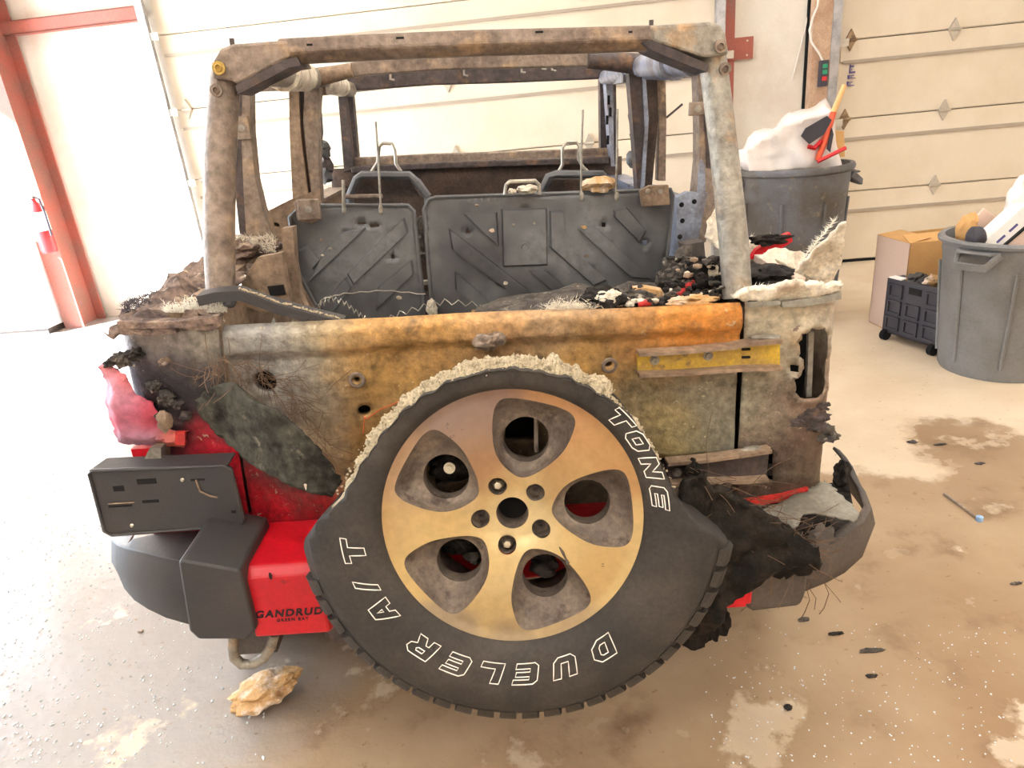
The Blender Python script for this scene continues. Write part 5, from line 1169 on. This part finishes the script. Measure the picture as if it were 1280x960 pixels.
for pl_ in ([(936, 378), (976, 376), (976, 381), (937, 385)], [(978, 378), (1052, 366), (1052, 374), (1010, 383), (978, 384)]):
    q = MB(); q.prism([P(a_, b_, -.018) for a_, b_ in pl_][::-1], (0, .02, 0)); q.build('layered_edge', 'grey_plastic_burnt', car)
q = MB(); q.box((.60, .10, 1.08), (.76, .55, 1.10)); q.build('side_rail_floor', 'dark_interior', car)
q = MB(); q.chunk(P(955, 345, .2), (.07, .08, .03), 270, .6, 4); o = q.build('charred_lump', 'char', None, True); tag(carthing(o), 'dark charred lump under the batten right of the roof post', 'debris')

# ================================================================== THINGS ROUND THE WORKSHOP
def W(px, py, y):                           # world point on the plane y
    d = wray(px, py); return CW+d*((y-CW.y)/d.y)
fwdh = Vector((0, 1, 0))
def can(loc, rt, rb, h, mt, label, hang):
    root = tag(empty('trash_can', loc), label, 'trash can')
    q = MB(); n = 48
    pr = [(rb, 0), (rb+.006, .012), (rb+(rt-rb)*.9, h*.88), (rt, h*.90), (rt, h*.955), (rt+.022, h*.965), (rt+.026, h*.985), (rt+.018, h), (rt-.008, h), (rt-.014, h*.95), (rb-.012, .02), (.001, .015)]
    q.lathe((0, 0, 0), (0, 0, 1), pr, n, False); b_ = q.build('can_body', mt, root, True)
    q = MB(); q.lathe((0, 0, 0), (0, 0, 1), [(rb-.001, .002), (.002, .002)], n, False); q.build('can_base', mt, root)
    for a_ in hang:
        a_ = math.radians(a_); d = Vector((math.cos(a_), math.sin(a_), 0)); s = Vector((-d.y, d.x, 0))
        q = MB(); o_ = d*(rt-.01)+Vector((0, 0, h*.93))
        arr = [o_+s*.10, o_+s*.075+d*.07+Vector((0, 0, -.06)), o_-s*.075+d*.07+Vector((0, 0, -.06)), o_-s*.10]
        q.sweep(arr, [(-.012, -.02), (.012, -.02), (.012, .02), (-.012, .02)]); q.prism([o_+s*.1, o_+s*.08+d*.06, o_-s*.08+d*.06, o_-s*.1], (0, 0, .012)); q.build('handle', mt, root, bevel=.004)
    for k_ in range(8):                     # vertical ribs between the moulded panels
        a_ = 2*PI*k_/8+.2; q = MB(); pts = []
        for t in (.10, .5, .80): r_ = rb+.006+(rt-rb)*t+.002; pts.append((r_*math.cos(a_), r_*math.sin(a_), h*t))
        q.tube(pts, .009, 6); q.build('rib', mt, root, True)
    return root
gb = G(1240, 477); dv = (gb-CW); dv.z = 0; dv.normalize()
hcan = .74; gc = gb+dv*.27
can(gc, .335, .275, hcan, 'can_grey', 'round grey trash can at the right edge filled with white boxes', (205, 25))
def obox(q, c, ax, ay, az, sx, sy, sz):
    c = Vector(c); vs = [c+ax*(sx*i)+ay*(sy*j)+az*(sz*k_) for k_ in (-.5, .5) for j in (-.5, .5) for i in (-.5, .5)]
    return q.add(vs, [(0, 2, 3, 1), (4, 5, 7, 6), (0, 1, 5, 4), (2, 6, 7, 3), (0, 4, 6, 2), (1, 3, 7, 5)])
yc = gc.y
def slab(name, mt, a_, b_, yv, wd, th, label, cat):
    p0 = W(*a_, yv); p1 = W(*b_, yv); ax = (p1-p0).normalized(); az = Vector((0, -1, .25)); az = (az-ax*az.dot(ax)).normalized(); ay = az.cross(ax)
    q = MB(); obox(q, (p0+p1)/2, ax, ay, az, (p1-p0).length, wd, th); o = q.build(name, mt, None, bevel=.004); tag(o, label, cat); return o, ax, ay, az, (p0+p1)/2
o, ax, ay, az, c = slab('white_carton', 'paper_white', (1226, 312), (1282, 262), yc-.05, .10, .13, 'upper white flat carton leaning out of the right trash can', 'carton')
for k_ in (-.2, .05):
    q = MB(); obox(q, c+az*.0655+ax*k_*.3, ax, ay, az, .05, .012, .001); q.build('print_line', 'sticker_ink', o)
o, ax, ay, az, c = slab('white_carton', 'cardboard_pale', (1246, 322), (1300, 276), yc-.09, .09, .12, 'lower pale flat carton leaning out of the right trash can', 'carton')
q = MB(); obox(q, c+ay*.048+az*.02, ax, ay, az, .30, .006, .09); q.build('dark_slot', 'hole_black', o)
slab('cardboard_scrap', 'cardboard_pale', (1216, 296), (1240, 268), yc+.1, .12, .02, 'pinkish cardboard scrap at the left of the right trash can', 'cardboard')
q = MB(); q.chunk(W(1208, 288, yc+.08), (.05, .05, .09), 280, .6); tag(q.build('paper_wad', 'cardboard', None, True), 'crumpled brown paper wad sticking out of the right trash can', 'paper')
q = MB(); q.chunk(W(1220, 298, yc-.08), (.045, .05, .06), 281, .3); tag(q.build('black_pouch', 'crate_black', None, True), 'small black pouch at the left rim of the right trash can', 'pouch')
q = MB(); q.chunk(W(1276, 262, yc+.05), (.07, .07, .16), 282, .5, 4); tag(q.build('plastic_wrap', 'bag_white', None, True), 'crumpled white plastic wrap piled at the right picture edge', 'plastic wrap')
# second can behind the car
c2 = W(992, 206, 3.3); hz_ = c2.z; r2 = W(1060, 206, 3.3).x-c2.x
can(Vector((c2.x, c2.y, 0)), r2-.02, r2*.80, hz_, 'can_dark', 'large dark grey trash can behind the right rear corner of the burnt car', (-10, 170))
y2 = c2.y
bagp = [W(a_, b_, y2) for a_, b_ in ((928, 212), (926, 186), (948, 172), (965, 163), (968, 157), (1000, 148), (1029, 139), (1036, 152), (1038, 176), (1044, 212))]
o2 = [(p.x, p.z) for p in bagp][::-1]
ar = sum(o2[i][0]*o2[(i+1) % len(o2)][1]-o2[(i+1) % len(o2)][0]*o2[i][1] for i in range(len(o2)))
if ar < 0: o2 = o2[::-1]
pv, pf = sheet(o2, [], .03)
q = MB(); q.add([(x, y2-.10+.05*noise.fractal(Vector((x*4, 0, z*4)), 1.2, 2, 3), z) for x, z in pv], pf); tag(q.build('plastic_bag', 'bag_white', None, True, .16), 'crumpled whitish plastic sheeting heaped in the large dark grey can', 'bag')
br = tag(empty('snow_brush', W(1022, 200, y2-.12)), 'brush with wooden tip and orange-red handle leaning out of the large can', 'brush')
bl0 = W(1022, 200, y2-.12)
q = MB(); q.tube([W(1022, 200, y2-.12)-bl0, W(1030, 180, y2-.12)-bl0, W(1042, 140, y2-.12)-bl0], [.018, .022, .02], 8); q.build('handle', 'orange_plastic', br, True)
q = MB(); q.tube([W(1042, 140, y2-.12)-bl0, W(1056, 106, y2-.12)-bl0], [.020, .016], 8); q.build('wooden_tip', 'wood', br, True)
q = MB(); q.tube([W(1010, 183, y2-.12)-bl0, W(1018, 185, y2-.12)-bl0, W(1027, 176, y2-.12)-bl0], [.014, .016, .014], 8); q.build('grip_ring', 'red_plastic', br, True)
q = MB(); q.prism([W(a_, b_, y2-.16) for a_, b_ in ((1002, 170), (1008, 160), (1034, 145), (1040, 150), (1030, 168), (1012, 180))], (0, .012, 0)); tag(q.build('black_flap', 'crate_black'), 'black plastic flap in front of the white sheeting in the large can', 'flap')
q = MB(); q.prism([W(a_, b_, y2-.15) for a_, b_ in ((1034, 186), (1040, 160), (1042, 168), (1038, 190))], (0, .012, 0)); tag(q.build('black_strip', 'crate_black'), 'narrow black strip behind the orange brush handle in the large can', 'strip')
q = MB(); q.tube([W(1022, 202, y2-.2), W(1057, 185, y2-.2)], .013, 8); tag(q.build('red_rod', 'red_plastic', None, True), 'short red rod lying across the rim of the large can', 'rod')
q = MB(); q.prism([W(a_, b_, y2+.05) for a_, b_ in ((1042, 196), (1043, 163), (1055, 164), (1056, 196))], (0, .01, 0)); tag(q.build('yellow_card', 'cardboard'), 'small yellow-brown card standing behind the rim of the large can', 'card')
# cardboard box
A = G(1086, 402); B = G(1124, 421)
ex = (B-A); ex.z = 0; lx = ex.length; ex.normalize(); ey = Vector((-ex.y, ex.x, 0))
def find_h(base, py):
    lo, hi = 0., 2.
    for _ in range(40):
        h_ = (lo+hi)/2; p = CARM.inverted() @ (base+Vector((0, 0, h_)))
        if proj(p)[1] > py: lo = h_
        else: hi = h_
    return lo
hb = find_h(B, 305); ly = .55
bx = tag(empty('cardboard_box', A), 'tall open cardboard box standing behind the black rolling crate', 'box')
def bf(u, v, z): return ex*u+ey*v+Vector((0, 0, z))
for nm, a_, b_, mt in (('front_wall', (0, 0, 0), (lx, .006, hb), 'cardboard_pale'), ('right_wall', (lx-.006, 0, 0), (lx, ly, hb), 'cardboard'), ('left_wall', (0, 0, 0), (.006, ly, hb), 'cardboard'), ('back_wall', (0, ly-.006, 0), (lx, ly, hb), 'cardboard'), ('box_bottom', (0, 0, 0), (lx, ly, .006), 'cardboard')):
    q = MB(); q.fbox(bf, a_, b_); q.build(nm, mt, bx)
q = MB(); q.prism([bf(0, 0, hb), bf(lx, 0, hb), bf(lx-.02, .14, hb+.02), bf(.02, .14, hb+.02)], (0, 0, .004)); q.build('flap', 'cardboard', bx)
q = MB(); q.prism([bf(lx, 0, hb), bf(lx, ly, hb), bf(lx-.12, ly-.02, hb+.03), bf(lx-.12, .02, hb+.03)], (0, 0, .004)); q.build('flap', 'cardboard', bx)
# black rolling crate
A = G(1101, 423); B = G(1170, 446); ex = B-A; ex.z = 0; lx = ex.length; ex.normalize(); ey = Vector((-ex.y, ex.x, 0))
hc_ = find_h(A, 347); ly = .20
cr = tag(empty('rolling_crate', A), 'black folding crate on small wheels beside the round grey can', 'crate')
def bf(u, v, z): return ex*u+ey*v+Vector((0, 0, z))
z0 = .05
for nm, a_, b_ in (('front_panel', (0, 0, z0), (lx, .025, hc_)), ('back_panel', (0, ly-.025, z0), (lx, ly, hc_)), ('side_panel', (0, 0, z0), (.025, ly, hc_)), ('side_panel', (lx-.025, 0, z0), (lx, ly, hc_)), ('crate_floor', (0, 0, z0), (lx, ly, z0+.02))):
    q = MB(); q.fbox(bf, a_, b_); pn = q.build(nm, 'crate_black', cr, bevel=.004)
    if nm == 'front_panel': fpn = pn
for r_ in range(3):
    for c_ in range(3):
        u0 = lx*(.06+.33*c_); zz = z0+.03+r_*(hc_-z0-.04)/3
        if (r_, c_) == (2, 1):
            q = MB(); q.fbox(bf, (u0+.01, -.004, zz+.045), (u0+lx*.24, -.001, zz+.085)); q.build('hand_hole', 'hole_black', fpn); continue
        for (a_, b_) in (((u0, -.012, zz), (u0+lx*.25, 0, zz+.012)), ((u0, -.012, zz+.075), (u0+lx*.25, 0, zz+.087)), ((u0, -.012, zz), (u0+.012, 0, zz+.087)), ((u0+lx*.25-.012, -.012, zz), (u0+lx*.25, 0, zz+.087))):
            q = MB(); q.fbox(bf, a_, b_); q.build('panel_rib', 'crate_black', fpn)
for u, v in ((.03, .0), (lx-.03, .0), (.03, ly), (lx-.03, ly)):
    q = MB(); q.lathe(bf(u-.015, v, .035), ex, [(.034, 0), (.034, .03)], 16); q.build('wheel', 'hole_black', cr, True)
q = MB(); q.fbox(bf, (.01, .002, hc_), (lx*.25, .05, hc_+.008)); q.build('white_tag', 'paper_white', cr)
for i, (u, v, s, mt, lb) in enumerate(((lx*.35, .09, .04, 'dull_plastic', 'grey tool bundle lying on top of the black rolling crate'), (lx*.55, .11, .035, 'foam', 'brown rag lump lying on top of the black rolling crate'))):
    q = MB(); q.chunk(A+bf(u, v, hc_+.005), (s*1.4, s, s), 290+i, .7); tag(q.build('crate_contents', mt, None, True), lb, 'tool' if i == 0 else 'rag')
q = MB(); q.fbox(bf, (.03, .03, z0+.02), (lx-.03, ly-.03, hc_-.03)); q.build('crate_filling', 'dark_interior', cr)
# things on the floor
fo = tag(empty('foam_chunk', G(330, 884)), 'scorched yellow-brown foam chunk on the wet floor under the tow ring', 'foam')
q = MB(); q.chunk((0, .02, .045), (.10, .06, .038), 310, .55, 4); fm = q.build('foam_body', 'foam', fo, True)
for v in fm.data.vertices: v.co.z = max(v.co.z+.25*v.co.x, .0)
pts = [G(a_, b_) for a_, b_ in ((1180, 619), (1224, 651))]
q = MB(); q.tube([pts[0]+Vector((0, 0, .006)), pts[1]+Vector((0, 0, .006))], .005, 6); o = q.build('thin_stick', 'burnt_steel', None, True); tag(o, 'thin stick with a light blue cap lying on the floor at right', 'stick')
q = MB(); q.lathe(pts[1]+Vector((0, 0, .010)), (0, 0, 1), [(.012, -.009), (.012, .008), (.008, .010)], 12); q.build('blue_cap', 'blue_plastic', o, True)
for i, (a_, b_, sx, sy, mt, lb) in enumerate(((1090, 814, .035, .008, 'char_grey', 'long dark charred sliver on the wet floor right of the car'), (1045, 793, .022, .006, 'char', 'small black wire-like char piece under the right bumper end'), (1089, 846, .014, .006, 'char', 'tiny dark charred flake below the long sliver'), (1140, 553, .02, .014, 'burnt_steel_dark', 'small grey stone on the dry floor right of the car'), (1175, 556, .03, .006, 'char_grey', 'short dark splinter on the dry floor near the grey stone'), (1225, 580, .02, .008, 'burnt_steel_dark', 'dark chip on the dry floor at the far right'), (1005, 775, .018, .008, 'char_grey', 'pale charred scrap hanging below the right bumper guard'), (985, 885, .012, .01, 'char', 'tiny black crumb on the wet floor front right'), (1270, 730, .02, .006, 'char_grey', 'small flake on the floor at the right picture edge'), (176, 790, .010, .008, 'burnt_steel', 'small brown chip on the wet floor left of the bumper'))):
    p = G(a_, b_); q = MB(); q.chunk(p+Vector((0, 0, .003)), (sx, sy, .005), 320+i, .7); tag(q.build('floor_chip', mt, None, True), lb, 'debris')
q = MB()
for i in range(900):
    a_ = min(330, abs(rnd.gauss(60, 130))); b_ = rnd.uniform(590, 955); p = G(a_, b_); s = rnd.uniform(.0012, .0042)
    q.chunk(p+Vector((0, 0, s*.6)), (s, s*rnd.uniform(.6, 1.6), s*.7), i, .3, 1)
for i in range(260):
    p = G(rnd.uniform(880, 1270), rnd.uniform(780, 955)); s = rnd.uniform(.001, .003)
    q.chunk(p+Vector((0, 0, s*.6)), (s, s, s*.7), i, .3, 1)
tag(q.build('glass_crumbs', 'glass_bits'), 'scattered crumbs of broken window glass glinting on the wet floor', 'glass', None, 'stuff')
